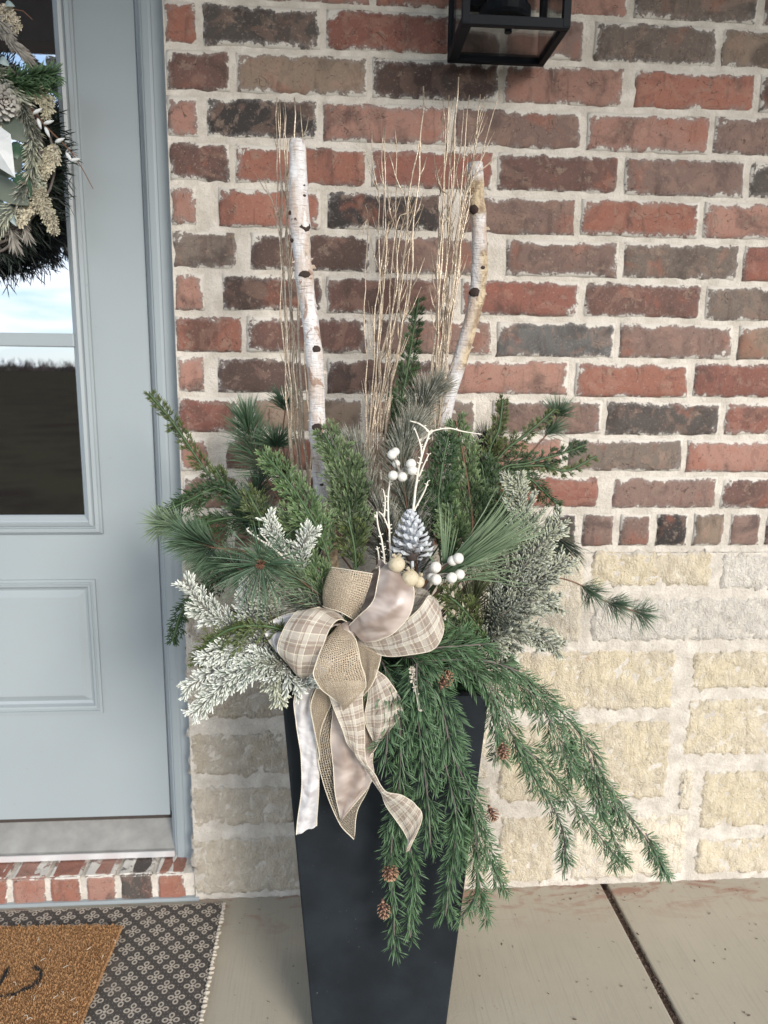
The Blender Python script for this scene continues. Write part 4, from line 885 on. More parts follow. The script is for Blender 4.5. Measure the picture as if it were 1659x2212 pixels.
spruce([(1035,1925,-.45),(1015,1955,-.45),(992,1985,-.45)],'small larch tip bending back left across the planter edge',bl=.022,ang=24,step=.009)
spruce([(900,1500,-.51),(905,1570,-.51),(915,1650,-.505),(925,1740,-.50),(930,1830,-.49)],'larch spray between the plaid tail and the middle wire',bl=.048)
spruce([(830,1440,-.50),(845,1500,-.52),(838,1580,-.52),(832,1650,-.515)],'short larch spray half behind the right plaid tail',bl=.034)
spruce([(960,1400,-.44),(1060,1430,-.44),(1125,1460,-.42),(1195,1519,-.40),(1270,1611,-.39),(1325,1719,-.38),(1395,1811,-.37),(1438,1887,-.37)],'outermost larch branch arching far right over the limestone',bl=.05,step=.015,ang=34,grav=.9)
spruce([(1395,1800,-.37),(1420,1850,-.37),(1438,1890,-.37)],'tip spray of the outermost larch branch',bl=.02,step=.008,ang=24)
spruce([(1230,1575,-.39),(1245,1640,-.39),(1275,1700,-.39),(1300,1765,-.39)],'hanging larch spray below the upper bend of the outer branch',bl=.036,ang=24,step=.011)
spruce([(1275,1640,-.39),(1295,1710,-.39),(1315,1780,-.38),(1345,1858,-.38)],'hanging larch spray below the middle of the outer branch',bl=.034,ang=24,step=.011)
spruce([(1325,1720,-.38),(1335,1760,-.38),(1350,1800,-.38)],'small larch spray in the lower bend of the outer branch',bl=.026,ang=26,step=.010)
spruce([(960,1420,-.46),(1060,1482,-.45),(1109,1590,-.43),(1163,1644,-.42),(1233,1730,-.41),(1290,1800,-.40),(1335,1860,-.40)],'second long larch branch slanting right inside the outer one',bl=.046,step=.012,ang=28)
spruce([(1060,1450,-.43),(1141,1492,-.42),(1190,1560,-.41),(1215,1620,-.41),(1238,1680,-.40)],'larch branch between the two long right ones',bl=.046,step=.010)
spruce([(1109,1600,-.43),(1152,1676,-.42),(1211,1779,-.41),(1222,1868,-.41)],'larch spray hanging with its tip toward the floor joint',bl=.036,ang=24,step=.010)
spruce([(1060,1490,-.45),(1065,1540,-.45),(1075,1600,-.45),(1080,1640,-.44)],'short larch spray above the pale little cone',bl=.036,ang=26)
spruce([(880,1420,-.50),(940,1400,-.52),(1000,1395,-.52),(1060,1390,-.50)],'larch spray lying right under the right plaid loop',bl=.044,start=0,grav=.3)
spruce([(900,1430,-.50),(980,1425,-.51),(1060,1430,-.49),(1120,1450,-.47)],'larch spray over the right rim under the frosted sprigs',bl=.05,start=0,grav=.4)
spruce([(900,1430,-.51),(900,1470,-.53),(905,1520,-.53),(912,1560,-.52)],'larch spray below the small dry flower',bl=.044,start=0)
# ------------------------------------------------------------------ birch poles
def birch(pts,rad,tans,knots,label):
    ctrlp=[at(*p) for p in pts]; P=cat(ctrlp,60); o0=P[-1]
    e=empty('birch_pole',o0,label=label,cat='birch pole',group='birch poles standing in the planter'); n=20; V=[];Cc=[]
    fr=frames(P)
    for i,(p,t,s,b) in enumerate(fr):
        r=rad*(1+.05*mnoise.noise(Vector((i*.35,3,rad*90)))+.16*sum(math.exp(-((i/59-k[0])/.018)**2) for k in knots))
        if i in(0,59): r*=.96
        for j_ in range(n):
            a=2*math.pi*j_/n; rr=r*(1+.035*mnoise.noise(Vector((math.cos(a)*2,math.sin(a)*2,i*.3)))); V.append(p+(s*math.cos(a)+b*math.sin(a))*rr-o0)
            u=i/59; tn=0
            for t0,t1,sd in tans:
                if t0<u<t1: tn=max(tn,min(1,min(u-t0,t1-u)/.02)*(1 if sd==0 else max(0,min(1,.5+math.cos(a)*sd))))
            Cc.append((u,tn,0))
    F=[(i*n+j_,i*n+(j_+1)%n,(i+1)*n+(j_+1)%n,(i+1)*n+j_) for i in range(59) for j_ in range(n)]+[tuple(range(n-1,-1,-1))]
    mb=MB(); mb.add(V,F,Cc); mb.build('bark',MAT['birch'],e,smooth=True)
    for (u,side,sz) in knots:
        p,t,s,b=fr[int(u*59)]; v=(CAM-p).normalized(); mb=MB(); out=(v*math.sqrt(max(0,1-side*side))+s*side).normalized(); q=p+out*rad*1.0-o0
        V=[];F=[]; A=t; B=out.cross(t).normalized()
        for k in range(3):
            for j_ in range(9):
                a=2*math.pi*j_/9; rr=sz*1.08*(1,.8,.35)[k]*(1+.5*mnoise.noise(Vector((a,u*9,side)))); V.append(q+(A*math.cos(a)*.75+B*math.sin(a))*rr+out*(-.001,.0030,.0034)[k])
        for k in range(2): F+=[(k*9+j_,k*9+(j_+1)%9,(k+1)*9+(j_+1)%9,(k+1)*9+j_) for j_ in range(9)]
        F.append(tuple(18+j_ for j_ in range(9))); mb.add(V,F); mb.build('knot',MAT['knot'],e,smooth=True)
    mb=MB()
    for k in range(44):                                       # lifting curls of bark
        u=random.random(); p,t,s,b=fr[int(u*59)]; v=(CAM-p).normalized(); sd=random.choice((-.95,.95,random.uniform(-.8,.8))); out=(v*math.sqrt(max(0,1-sd*sd))+s*sd).normalized(); q=p+out*rad*.98-o0
        w_=random.uniform(.003,.009); mb.add([q-t*w_*.4,q+t*w_*.4,q+t*w_*.4+(s*random.choice((-1,1))+out*.7)*w_*.6,q-t*w_*.3+(s+out*.7)*w_*.4],[(0,1,2,3)])
    o=mb.build('bark_curl',MAT['birch'],e); o['kind']='stuff'
    return e
birch([(643,303,-.30),(645,440,-.30),(651,530,-.30),(660,620,-.30),(675,730,-.30),(683,830,-.30),(686,930,-.30),(692,1020,-.30),(700,1080,-.30),(712,1180,-.30),(725,1330,-.29)],.0135,[(.80,1.0,0)],[(.125,-.9,.0055),(.155,.55,.0095),(.15,-.5,.007),(.2,-.95,.005),(.275,.05,.008),(.44,.35,.008),(.60,-.1,.009),(.07,.6,.002),(.10,.6,.003),(.75,.0,.004)],'tall white birch pole standing at the left')
birch([(1027,352,-.22),(1028,420,-.22),(1034,480,-.22),(1036,560,-.22),(1030,640,-.22),(1012,715,-.22),(990,790,-.22),(968,860,-.22),(950,960,-.22),(930,1100,-.23),(910,1300,-.25)],.0133,[(.04,.19,0),(.26,.62,1)],[(.165,-.5,.010),(.07,-.95,.006),(.40,-.35,.010),(.33,.4,.004)],'crooked tan and white birch pole standing at the right')

# ------------------------------------------------------------------ gold twigs
def twig_bunch(stems,label,nm='gold_twig_bunch'):
    o0=at(*stems[0][0][0]); e=empty(nm,o0,label=label,cat='twigs',group='gold painted twig bunches')
    for pts,r,forks in stems:
        P=cat([at(*p) for p in pts],26); J=[]
        for i,p in enumerate(P):
            q=Vector((p.x*26,p.z*13,r*1e4+pts[-1][0]*.37)); J.append(p-o0+Vector((mnoise.noise(q)*.007+mnoise.noise(q*2.6)*.003,mnoise.noise(q*1.3+Vector((4,4,4)))*.006,0)))
        mb=MB(); mb.tube(J,[r*1.3*(1-.58*i/25)*(1.35 if i%5==2 else 1) for i in range(26)],6)
        for (u,dx,l) in forks:
            i=int(u*25); p=J[i]; t=(J[min(i+2,25)]-J[max(0,i-2)]).normalized(); d=(t+RGT*dx+FWD*random.uniform(-.2,.2)).normalized(); k=p+d*l*.4; k2=k+(d*.6+t*.6).normalized()*l*.6
            mb.tube([p,k,k2],[r*.75,r*.6,r*.38],5)
            if l>.05: mb.tube([k,k+(t*1.2-RGT*dx*.8).normalized()*l*.35],[r*.35,r*.2],4)
        mb.build('twig',MAT['gold'],e,smooth=True)
    return e
def fk(n,l0=.02,l1=.07,a=.25,b=.95): return [(random.uniform(a,b),random.choice((-1,1))*random.uniform(.3,.6),random.uniform(l0,l1)) for _ in range(n)]
YT=-.24
L_=[]
for (xt,yt,xm,xb,r,f) in [(596,212,603,645,.0013,2),(600,228,612,640,.0014,2),(605,215,608,650,.0013,1),(612,232,620,652,.0012,2),(632,210,636,668,.0021,1),(648,225,655,672,.0011,1),(613,215,626,648,.0011,2),(624,300,628,655,.0013,2),(575,385,600,640,.0012,3),(618,340,622,660,.0013,2)]:
    L_.append(([(xb,1120,YT),(xb*.45+xm*.55,820,YT+random.uniform(-.02,.02)),(xm,520,YT+random.uniform(-.02,.02)),(xt,yt,YT)],r,fk(f+2,.015,.05)))
twig_bunch(L_,'bunch of thin gold twigs close beside the left birch pole')
M_=[]
for (xt,yt,xm,xb,r,f) in [(802,285,820,800,.0012,4),(823,275,828,806,.0013,5),(836,278,834,812,.0013,4),(850,276,860,818,.0013,4),(838,330,880,822,.0013,4),(916,186,898,832,.0020,3),(914,262,880,826,.0019,4),(900,400,872,815,.0014,4),(868,480,858,808,.0013,3),(782,520,792,790,.0010,2),(840,560,842,800,.0012,3),(905,455,892,835,.0012,4)]:
    M_.append(([(xb+5,1080,YT),(xb,930,YT),(xm*.6+xb*.4,680,YT+random.uniform(-.02,.02)),(xm,480,YT+random.uniform(-.03,.02)),(xt,yt,YT)],r,fk(f+3,.02,.075)))
twig_bunch(M_,'widest bunch of gold twigs standing between the two birch poles')
R_=[]
for (xt,yt,xm,xb,r,f) in [(972,205,962,935,.0018,2),(985,168,970,940,.0019,2),(988,195,975,942,.0016,2),(1018,205,990,945,.0014,4),(1038,205,1005,948,.0015,4),(1048,208,1010,946,.0014,4),(1086,188,1012,950,.0012,4),(1050,240,1000,944,.0013,4),(1068,285,1005,945,.0011,4),(1000,230,980,938,.0014,3),(978,215,955,930,.0018,2),(962,255,958,936,.0014,2),(1068,340,1000,950,.0010,3),(955,420,950,930,.0014,3),(970,330,972,940,.0014,3)]:
    R_.append(([(xb-5,1100,YT),(xb,930,YT),(xm*.5+xb*.5,660,YT+random.uniform(-.02,.015)),(xm,430,YT+random.uniform(-.02,.015)),(xt,yt,YT)],r,fk(f+3,.02,.06)))
twig_bunch(R_,'dense bunch of gold twigs left of the crooked birch pole')

# ------------------------------------------------------------------ white twigs
def wtwig(pts,forks,label,r=.0019,buds=14):
    P=cat([at(*p) for p in pts],30); o0=P[0]; e=empty('white_twig',o0,label=label,cat='white twig',group='white painted twigs')
    mb=MB(); J=[p-o0+Vector((mnoise.noise(p*60),0,mnoise.noise(p*50+Vector((5,0,0)))))*.0012 for p in P]; mb.tube(J,[r*(1-.5*i/29) for i in range(30)],7)
    for k in range(buds):
        i=random.randint(3,29); d=(RGT*random.choice((-1,1))+UPV*.5-FWD*.3).normalized(); mb.tube([J[i],J[i]+d*.004,J[i]+d*.005],[r*.5,r*.5,r*.3],5)
    mb.build('stem',MAT['whitetwig'],e,smooth=True)
    for f in forks:
        Q=[q-o0 for q in cat([at(*p) for p in f],14)]; mb=MB(); mb.tube(Q,[r*.7*(1-.4*i/13) for i in range(14)],6)
        for k in range(4):
            i=random.randint(3,13); d=(RGT*random.choice((-1,1))+UPV*.6).normalized(); mb.tube([Q[i],Q[i]+d*.004],[r*.45,r*.3],5)
        mb.build('branch',MAT['whitetwig'],e,smooth=True)
wtwig([(880,1200,-.44),(895,1075,-.44),(905,1010,-.44),(915,970,-.44),(926,940,-.44),(924,930,-.44),(905,915,-.44),(886,909,-.44)],
      [[(926,940,-.44),(938,930,-.44),(970,925,-.44),(1000,932,-.43),(1040,938,-.43)],[(911,985,-.44),(908,960,-.44),(895,923,-.44)],[(905,1030,-.44),(915,1005,-.44),(926,982,-.44)],[(885,1120,-.44),(915,1065,-.44),(924,1040,-.44)]],'tallest white twig with a long arm bending right',.0021)
wtwig([(845,1230,-.46),(842,1160,-.46),(838,1100,-.46),(840,1060,-.46),(845,1020,-.46)],[[(841,1145,-.46),(828,1115,-.46),(818,1105,-.46)],[(830,1118,-.46),(832,1080,-.46),(828,1058,-.46)]],'white twig rising under the upper berries','.0019' and .0019)
wtwig([(832,1250,-.47),(828,1190,-.47),(818,1140,-.47),(813,1105,-.47)],[[(820,1245,-.47),(818,1200,-.47),(814,1180,-.47)]],'short knobbly white twig left of the silver cone')
wtwig([(620,1210,-.47),(590,1185,-.48),(560,1165,-.48),(532,1143,-.48)],[[(592,1188,-.48),(575,1165,-.48),(563,1152,-.48)]],'short white twig pointing left from the frosted pair')

# ------------------------------------------------------------------ cones
def cone(center,axis,length,rad,mat,label,name='pine_cone',ns=90,grp=None,open_=1.,stalk=True,parent=None):
    axis=Vector(axis).normalized(); A=axis.orthogonal().normalized(); B=axis.cross(A); e=empty(name,center,**({} if parent else dict(label=label,cat='pine cone',group=grp)))
    if parent: e.parent=parent; e.location=Vector(center)
    core=MB(); core.tube([axis*(-length/2),axis*(-length*.3),axis*length*.1,axis*length*.5],[rad*.25,rad*.45,rad*.4,rad*.08],10)
    if stalk: core.tube([axis*(-length*.75),axis*(-length*.45)],[.0022,.0028],6)
    core.build('core',MAT[mat],e,smooth=True); sc=MB(); GA=2.39996
    for i in range(ns):
        u=(i+.5)/ns; z=-length*.46+length*.95*u; prof=(min(1,.62+u/.22)*(1-u)**.62+.04) if ns==78 else math.sin(math.pi*min(1,(u*.86+.16)))**.75; r=rad*prof
        a=i*GA; rd=A*math.cos(a)+B*math.sin(a); tg=axis.cross(rd); up=R(2+58*u**1.2); d=rd*math.cos(up)+axis*math.sin(up); nrm=axis*math.cos(up)-rd*math.sin(up)
        p0=axis*z+rd*r*.15; l=r*1.0*open_+.002; wd_=rad*.37*(.55+.6*prof)*random.uniform(.9,1.1)
        V=[];Cc=[]
        for k,(t,wf,lf_) in enumerate(((0,.35,0),(.5,.8,.0),(.82,1.0,.02),(1.0,.55,.10))):
            q=p0+d*l*t+axis*lf_*l
            for sgn in (-1,0,1): V.append(q+tg*wd_*wf*sgn*.5+nrm*(l*.05 if sgn==0 else 0)*(1 if t>.3 else 0)); Cc.append((t,random.random(),0))
        for t_,q in ((.9,p0+d*l*.9-nrm*wd_*.22),(.3,p0+d*l*.3-nrm*wd_*.1)): V.append(q); Cc.append((t_,.5,0))
        F=[(k*3+j_,k*3+j_+1,(k+1)*3+j_+1,(k+1)*3+j_) for k in range(3) for j_ in range(2)]+[(0,3,6,13),(3,6,9,12),(2,13,8,5),(5,12,11,8),(9,10,12),(10,11,12),(0,13,12,3),(2,5,12,13)]
        sc.add(V,F,Cc)
    o=sc.build('scales',MAT[mat],e); o['kind']='stuff' if False else 'thing'; del o['kind']
    return e
cc=at(888,1158,-.47)
cone(cc,(at(885,1100,-.45)-at(890,1215,-.48)),.076,.029,'cone_silver','silver white painted pine cone standing point up above the bow',ns=78)
cone(at(1087,1622,-.46),(0.1,-.5,-.8),.022,.0105,'cone_brown','pale brown little cone hanging right of the planter edge','larch_cone',46,'small brown cones')
cone(at(963,1467,-.515),(.5,.1,.9),.024,.0095,'cone_brown','dark brown little cone under the right plaid loop','larch_cone',46,'small brown cones')
cone(at(843,1884,-.50),(.1,-.7,-.5),.020,.0112,'cone_brown','brown little cone on the lowest hanging spray','larch_cone',46,'small brown cones')
cone(at(829,1966,-.49),(.1,-.5,-.8),.023,.009,'cone_brown','lowest brown little cone at the left of the hanging spray','larch_cone',40,'small brown cones')
cone(at(1063,1758,-.47),(.3,-.4,-.7),.020,.0095,'cone_brown','brown little cone half hidden at the right planter edge','larch_cone',40,'small brown cones')
# dry flower stalk
P=[at(890,1445,-.545),at(893,1475,-.545),at(900,1505,-.54),at(905,1535,-.54)]; o0=P[0]; e=empty('dry_seed_stalk',o0,label='tiny tan dry seed stalk among the larch under the bow',cat='dry stalk')
mb=MB(); mb.tube([p-o0 for p in cat(P,12)],.0008,5); mb.build('stem',MAT['fringe'],e)
mb=MB()
for k in range(46): q=cat(P,12)[min(11,int(abs(random.gauss(0,4))))]-o0; mb.needle(q,(random.gauss(0,1),-.6,random.gauss(0,1)),.006,.003)
tag(mb.build('seed_heads',MAT['fringe'],e),kind='stuff')

# ------------------------------------------------------------------ berries and pods
def ball(mb,c,r,seg=14,rings=10,sq_=1.):
    V=[];F=[]
    for i in range(rings+1):
        th=math.pi*i/rings
        for j_ in range(seg):
            a=2*math.pi*j_/seg; n_=Vector((math.sin(th)*math.cos(a),math.sin(th)*math.sin(a),math.cos(th)*sq_)); k=1+.035*mnoise.noise(n_*2+c*90); V.append(c+n_*r*k)
    F=[(i*seg+j_,(i+1)*seg+j_,(i+1)*seg+(j_+1)%seg,i*seg+(j_+1)%seg) for i in range(rings) for j_ in range(seg)]; mb.add(V,F)
def berries(root,balls,label,r=.0105):
    o0=at(*root); e=empty('berry_spray',o0,label=label,cat='berry spray',group='white berry sprays')
    for x,y,Y,k in balls:
        c=at(x,y,Y)-o0; mb=MB(); ball(mb,Vector((0,0,0)),r*k); o=mb.build('berry',MAT['berry'],e,smooth=True); o.location=c
        d=(c*.55+Vector((0,.01,0))); st_=MB(); st_.tube([Vector((0,0,0)),d,c],[.0014,.0012,.001],5); st_.build('stalk',MAT['grey_flock_twig'],e)
berries((864,1020,-.465),[(847,982,-.475,1),(854,976,-.465,.9),(856,1002,-.455,.85),(888,1002,-.475,1.05),(891,1016,-.48,1),(849,1027,-.48,1),(869,1030,-.48,1)],'upper spray of white berries in front of the grey pine',.0073)
berries((925,1245,-.485),[(941,1225,-.505,1.1),(938,1229,-.49,1),(978,1211,-.50,1),(990,1206,-.505,1.05),(993,1241,-.505,1),(976,1248,-.51,1.05),(942,1252,-.51,1.08),(932,1247,-.50,.9)],'lower spray of white berries beside the silver cone base',.0078)
for x,y,Y,r,lb in ((857,1219,-.52,.0125,'round cream pod left below the silver cone'),(886,1249,-.525,.0130,'cream pod between the round one and the crowned one'),(903,1257,-.515,.0100,'small crowned cream pod tucked behind the velvet loop')):
    c=at(x,y,Y); e=empty('cream_pod',c,label=lb,cat='seed pod',group='cream seed pods'); mb=MB(); ball(mb,Vector((0,0,0)),r,16,12,.95); mb.build('pod',MAT['pod'],e,smooth=True)
    mb=MB()
    for k in range(6): a=k*1.047; mb.needle(Vector((math.cos(a)*.003,math.sin(a)*.003-.001,r*.9)),(math.cos(a),math.sin(a)-.3,1.3),.006,.0045)
    mb.build('calyx',MAT['pod'],e)

# ------------------------------------------------------------------ ribbon bow
bow=empty('ribbon_bow',at(750,1360,-.50),label='large bow of burlap, velvet and plaid ribbon on the planter rim',cat='bow')
BO=bow.location.copy()
def ribbon(A,B,mat,name,bulge=.004,wrinkle=.003,n=None,nu=12,edge=True,k0=0,wn=3.):
    n=n or max(24,9*len(A)); PA=cat([at(*p) for p in A],n); PB=cat([at(*p) for p in B],n); V=[];UV={};vv=0; mb=MB(); seed=len(A)*3.7+A[0][0]*.013
    wid=sum((PA[i]-PB[i]).length for i in range(n))/n
    for i in range(n):
        if i: vv+=((PA[i]+PB[i])/2-(PA[i-1]+PB[i-1])/2).length/max(.02,wid)
        nm=(PB[i]-PA[i]).cross(PA[min(i+1,n-1)]-PA[max(i-1,0)])
        if nm.length<1e-9: nm=Vector((0,-1,0))
        nm.normalize()
        if nm.dot(CAM-PA[i])<0: nm=-nm
        for j_ in range(nu+1):
            u=j_/nu; p=PA[i].lerp(PB[i],u)+nm*(bulge*math.sin(math.pi*u)+wrinkle*1.2*mnoise.noise(Vector((u*wn*1.3+seed+vv*.5,vv*.55,seed)))+wrinkle*.3*mnoise.noise(Vector((u*wn*2.5,vv*2,seed+3)))); UV[len(V)]=(u,vv); V.append(p-BO)
    F=[(i*(nu+1)+j_,i*(nu+1)+j_+1,(i+1)*(nu+1)+j_+1,(i+1)*(nu+1)+j_) for i in range(n-1) for j_ in range(nu)]
    mb.add(V,F); mb.uv=UV; o=mb.build(name,MAT[mat],bow,smooth=True)
    if edge:
        for k in (0,nu):
            em=MB(); E_=[V[i*(nu+1)+k] for i in range(n)]; Q=cat(E_,n*4); em.tube(Q,[.00055+.00035*(q%2) for q in range(len(Q))],5); em.build('ribbon_edge',MAT['ribbon_edge'],o)
    return o
# loops (back to front)
ribbon([(905,1268,-.475),(925,1276,-.49),(933,1288,-.51)],[(868,1352,-.49),(890,1340,-.50),(905,1318,-.51)],'plaid','loop',edge=False,wrinkle=.002)
ribbon([(800,1300,-.455),(850,1262,-.46),(905,1266,-.475)],[(800,1362,-.47),(840,1360,-.48),(868,1352,-.49)],'plaid','loop',edge=False)
ribbon([(765,1378,-.505),(814,1372,-.52),(862,1350,-.54),(903,1318,-.55),(924,1290,-.545),(931,1287,-.525)],[(778,1394,-.505),(830,1416,-.525),(885,1414,-.545),(937,1402,-.555),(958,1360,-.55),(950,1316,-.53)],'plaid','loop',bulge=.004,wrinkle=.003)
ribbon([(770,1345,-.47),(790,1290,-.46),(800,1238,-.47),(812,1228,-.49)],[(800,1345,-.47),(830,1280,-.46),(838,1226,-.47),(834,1222,-.49)],'velvet','loop',edge=False)
ribbon([(812,1228,-.49),(821,1229,-.51),(815,1262,-.53),(806,1298,-.54),(780,1326,-.535),(755,1350,-.515)],[(834,1222,-.49),(862,1236,-.505),(893,1268,-.53),(886,1325,-.55),(848,1370,-.545),(800,1384,-.52)],'velvet','loop',bulge=.011,wrinkle=.008,wn=1.6)
ribbon([(798,1250,-.45),(760,1245,-.45),(725,1232,-.46),(716,1226,-.475)],[(770,1330,-.46),(740,1320,-.46),(712,1308,-.465),(698,1308,-.48)],'burlap','loop',edge=False)
ribbon([(716,1226,-.475),(720,1226,-.49),(760,1232,-.51),(806,1240,-.51)],[(698,1308,-.48),(702,1312,-.495),(735,1322,-.515),(770,1342,-.51)],'burlap','loop',bulge=.006,wrinkle=.002)
ribbon([(655,1321,-.49),(615,1328,-.49),(580,1346,-.495),(572,1364,-.50),(583,1388,-.505),(600,1408,-.51)],[(700,1330,-.49),(645,1345,-.495),(618,1362,-.50),(610,1375,-.505),(607,1392,-.51),(606,1404,-.515)],'velvet_silver','loop',bulge=.003,wrinkle=.003)
ribbon([(690,1312,-.50),(655,1318,-.515),(638,1323,-.525),(613,1358,-.535),(599,1402,-.53),(618,1430,-.52),(640,1446,-.505)],[(750,1342,-.505),(736,1338,-.53),(722,1346,-.545),(707,1370,-.555),(690,1418,-.55),(676,1452,-.54),(672,1458,-.52)],'plaid','loop',bulge=.008,wrinkle=.003)
ribbon([(745,1365,-.51),(722,1350,-.50),(700,1372,-.51)],[(758,1372,-.51),(740,1350,-.50),(720,1350,-.52)],'velvet','loop',edge=False,bulge=.002)
# tails
ribbon([(700,1420,-.485),(652,1470,-.49),(635,1514,-.49),(641,1570,-.487),(649,1618,-.485),(652,1696,-.48),(643,1770,-.475),(640,1802,-.47)],[(720,1430,-.485),(685,1480,-.49),(670,1510,-.492),(679,1570,-.49),(687,1627,-.488),(689,1696,-.482),(685,1760,-.478),(684,1782,-.473)],'velvet_silver','tail',bulge=.003,wrinkle=.005,wn=2)
ribbon([(700,1450,-.49),(680,1485,-.495),(669,1523,-.50),(680,1580,-.497),(688,1649,-.49),(707,1718,-.485),(735,1780,-.478),(764,1813,-.475)],[(745,1455,-.49),(732,1500,-.495),(735,1545,-.495),(750,1600,-.49),(775,1650,-.485),(800,1690,-.48),(772,1755,-.476),(766,1806,-.473)],'mesh','tail',bulge=.003,wrinkle=.003)
ribbon([(690,1470,-.505),(672,1520,-.51),(676,1560,-.508),(686,1610,-.50),(690,1640,-.495)],[(715,1480,-.505),(716,1515,-.508),(705,1545,-.506),(692,1585,-.50),(691,1641,-.495)],'burlap','tail',bulge=.002,wrinkle=.002)
ribbon([(720,1530,-.50),(714,1596,-.50),(720,1659,-.50),(724,1712,-.495),(736,1769,-.485)],[(790,1530,-.50),(806,1600,-.50),(805,1645,-.50),(802,1690,-.495),(738,1770,-.485)],'velvet','tail',bulge=.006,wrinkle=.006)
ribbon([(790,1480,-.495),(785,1530,-.50),(785,1575,-.50),(783,1620,-.50),(792,1641,-.50)],[(818,1470,-.495),(814,1520,-.50),(820,1565,-.50),(818,1605,-.50),(797,1636,-.50)],'mesh','tail',bulge=.002,wrinkle=.002)
ribbon([(800,1440,-.505),(795,1505,-.515),(788,1555,-.515),(806,1600,-.51)],[(812,1446,-.505),(842,1472,-.52),(869,1534,-.52),(824,1600,-.51)],'plaid','tail',bulge=.006,wrinkle=.004)
ribbon([(700,1470,-.51),(720,1526,-.525),(739,1574,-.525),(752,1611,-.52),(783,1647,-.515),(803,1680,-.515),(824,1709,-.515),(834,1738,-.515),(862,1781,-.515),(880,1815,-.51),(878,1838,-.51)],[(790,1470,-.51),(783,1510,-.525),(787,1570,-.525),(789,1633,-.522),(797,1657,-.525),(812,1674,-.525),(834,1707,-.525),(868,1718,-.53),(897,1738,-.53),(911,1769,-.525),(882,1838,-.512)],'plaid','tail',bulge=.004,wrinkle=.003)
ribbon([(760,1375,-.505),(775,1420,-.515),(785,1455,-.52),(789,1478,-.52),(782,1500,-.515)],[(800,1382,-.505),(822,1408,-.52),(818,1440,-.525),(804,1478,-.525),(785,1502,-.515)],'burlap','loop',bulge=.002,wrinkle=.002)
ribbon([(725,1362,-.52),(704,1381,-.545),(684,1428,-.565),(677,1455,-.565),(690,1482,-.56),(712,1503,-.55),(738,1522,-.535)],[(742,1362,-.52),(764,1378,-.54),(773,1400,-.555),(780,1435,-.56),(789,1463,-.555),(786,1492,-.545),(742,1522,-.535)],'burlap','loop',bulge=.010,wrinkle=.004)
mb=MB(); c0=at(752,1362,-.505)-BO; ball(mb,c0,.016,16,10,.8); mb.build('knot',MAT['velvet'],bow,smooth=True)

# ------------------------------------------------------------------ wreath on the door
WC=at(-120,325,-.015); WR=.180
wr=empty('door_wreath',WC,label='winter wreath of flocked cedar, leaves and cones hanging on the door glass',cat='wreath')
def wl(x,y,Y): return at(x,y,Y)-WC
mb=MB()
for k in range(12):
    P=[]; ph=random.uniform(0,6.28); o1,o2=-.006+random.gauss(0,.008),random.uniform(-.012,.014)
    for i in range(41):
        a=2*math.pi*i/40; r=WR+o1+.012*math.sin(3*a+ph); P.append((r*math.cos(a),.008+o2+.006*math.sin(4*a+ph),r*math.sin(a)))
    mb.tube(P,.0028,5,cap=False)
mb.build('vine_ring',MAT['wire'],wr,smooth=True)
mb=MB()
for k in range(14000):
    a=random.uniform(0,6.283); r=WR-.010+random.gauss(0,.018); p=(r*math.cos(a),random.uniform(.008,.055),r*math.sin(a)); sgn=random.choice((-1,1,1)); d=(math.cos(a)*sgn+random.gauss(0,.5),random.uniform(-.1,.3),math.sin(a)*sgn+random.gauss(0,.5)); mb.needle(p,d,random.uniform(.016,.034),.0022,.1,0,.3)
o=mb.build('shade_backing_needles',MAT['backing_shade'],wr); o['kind']='stuff'  # added backing, coloured near black so the glass around the wreath reads dark
def wneed(pts,name,mat,L,n,w=.0018,ang=(20,50),start=0.,fat=False):
    P=[wl(*p) for p in pts]; P=cat(P,30); mb=MB(); mb.tube(P,.0014,5)
    for k in range(n):
        u=start+(1-start)*random.random(); i=int(u*29.9); p=P[i]; t=(P[min(i+1,29)]-P[max(i-1,0)]).normalized(); s=t.cross(Vector((0,1,0))).normalized(); b=t.cross(s); ph=random.uniform(0,6.28); a=R(random.uniform(*ang))
        mb.needle(p,t*math.cos(a)+(s*math.cos(ph)+b*math.sin(ph)*.7)*math.sin(a),L*random.uniform(.8,1.1),w,0,fat=fat)
    return mb.build(name,MAT[mat],wr)
wneed([(-60,190,-.02),(0,178,-.03),(60,165,-.035),(112,160,-.03)],'fir_sprig','spruce',.030,420,.0022,(35,65))
wneed([(-40,150,-.02),(10,175,-.035),(60,190,-.035),(110,192,-.03)],'fir_sprig','spruce',.028,300,.0022,(35,65))
wneed([(-30,40,-.02),(10,75,-.03),(45,110,-.03),(66,140,-.025)],'flocked_bundle','grey_flock_twig',.032,380,.0028,(3,22),fat=True)
wneed([(-60,0,-.02),(0,45,-.03),(20,80,-.03)],'flocked_bundle','grey_flock_twig',.030,200,.0028,(3,30),fat=True)
wneed([(-20,440,-.01),(15,480,-.015),(30,520,-.015)],'flocked_tuft','grey_flock_twig',.032,170,.002,(8,40))
wneed([(40,440,-.01),(50,480,-.015),(58,505,-.015)],'flocked_tuft','grey_flock_twig',.026,120,.002,(8,40))
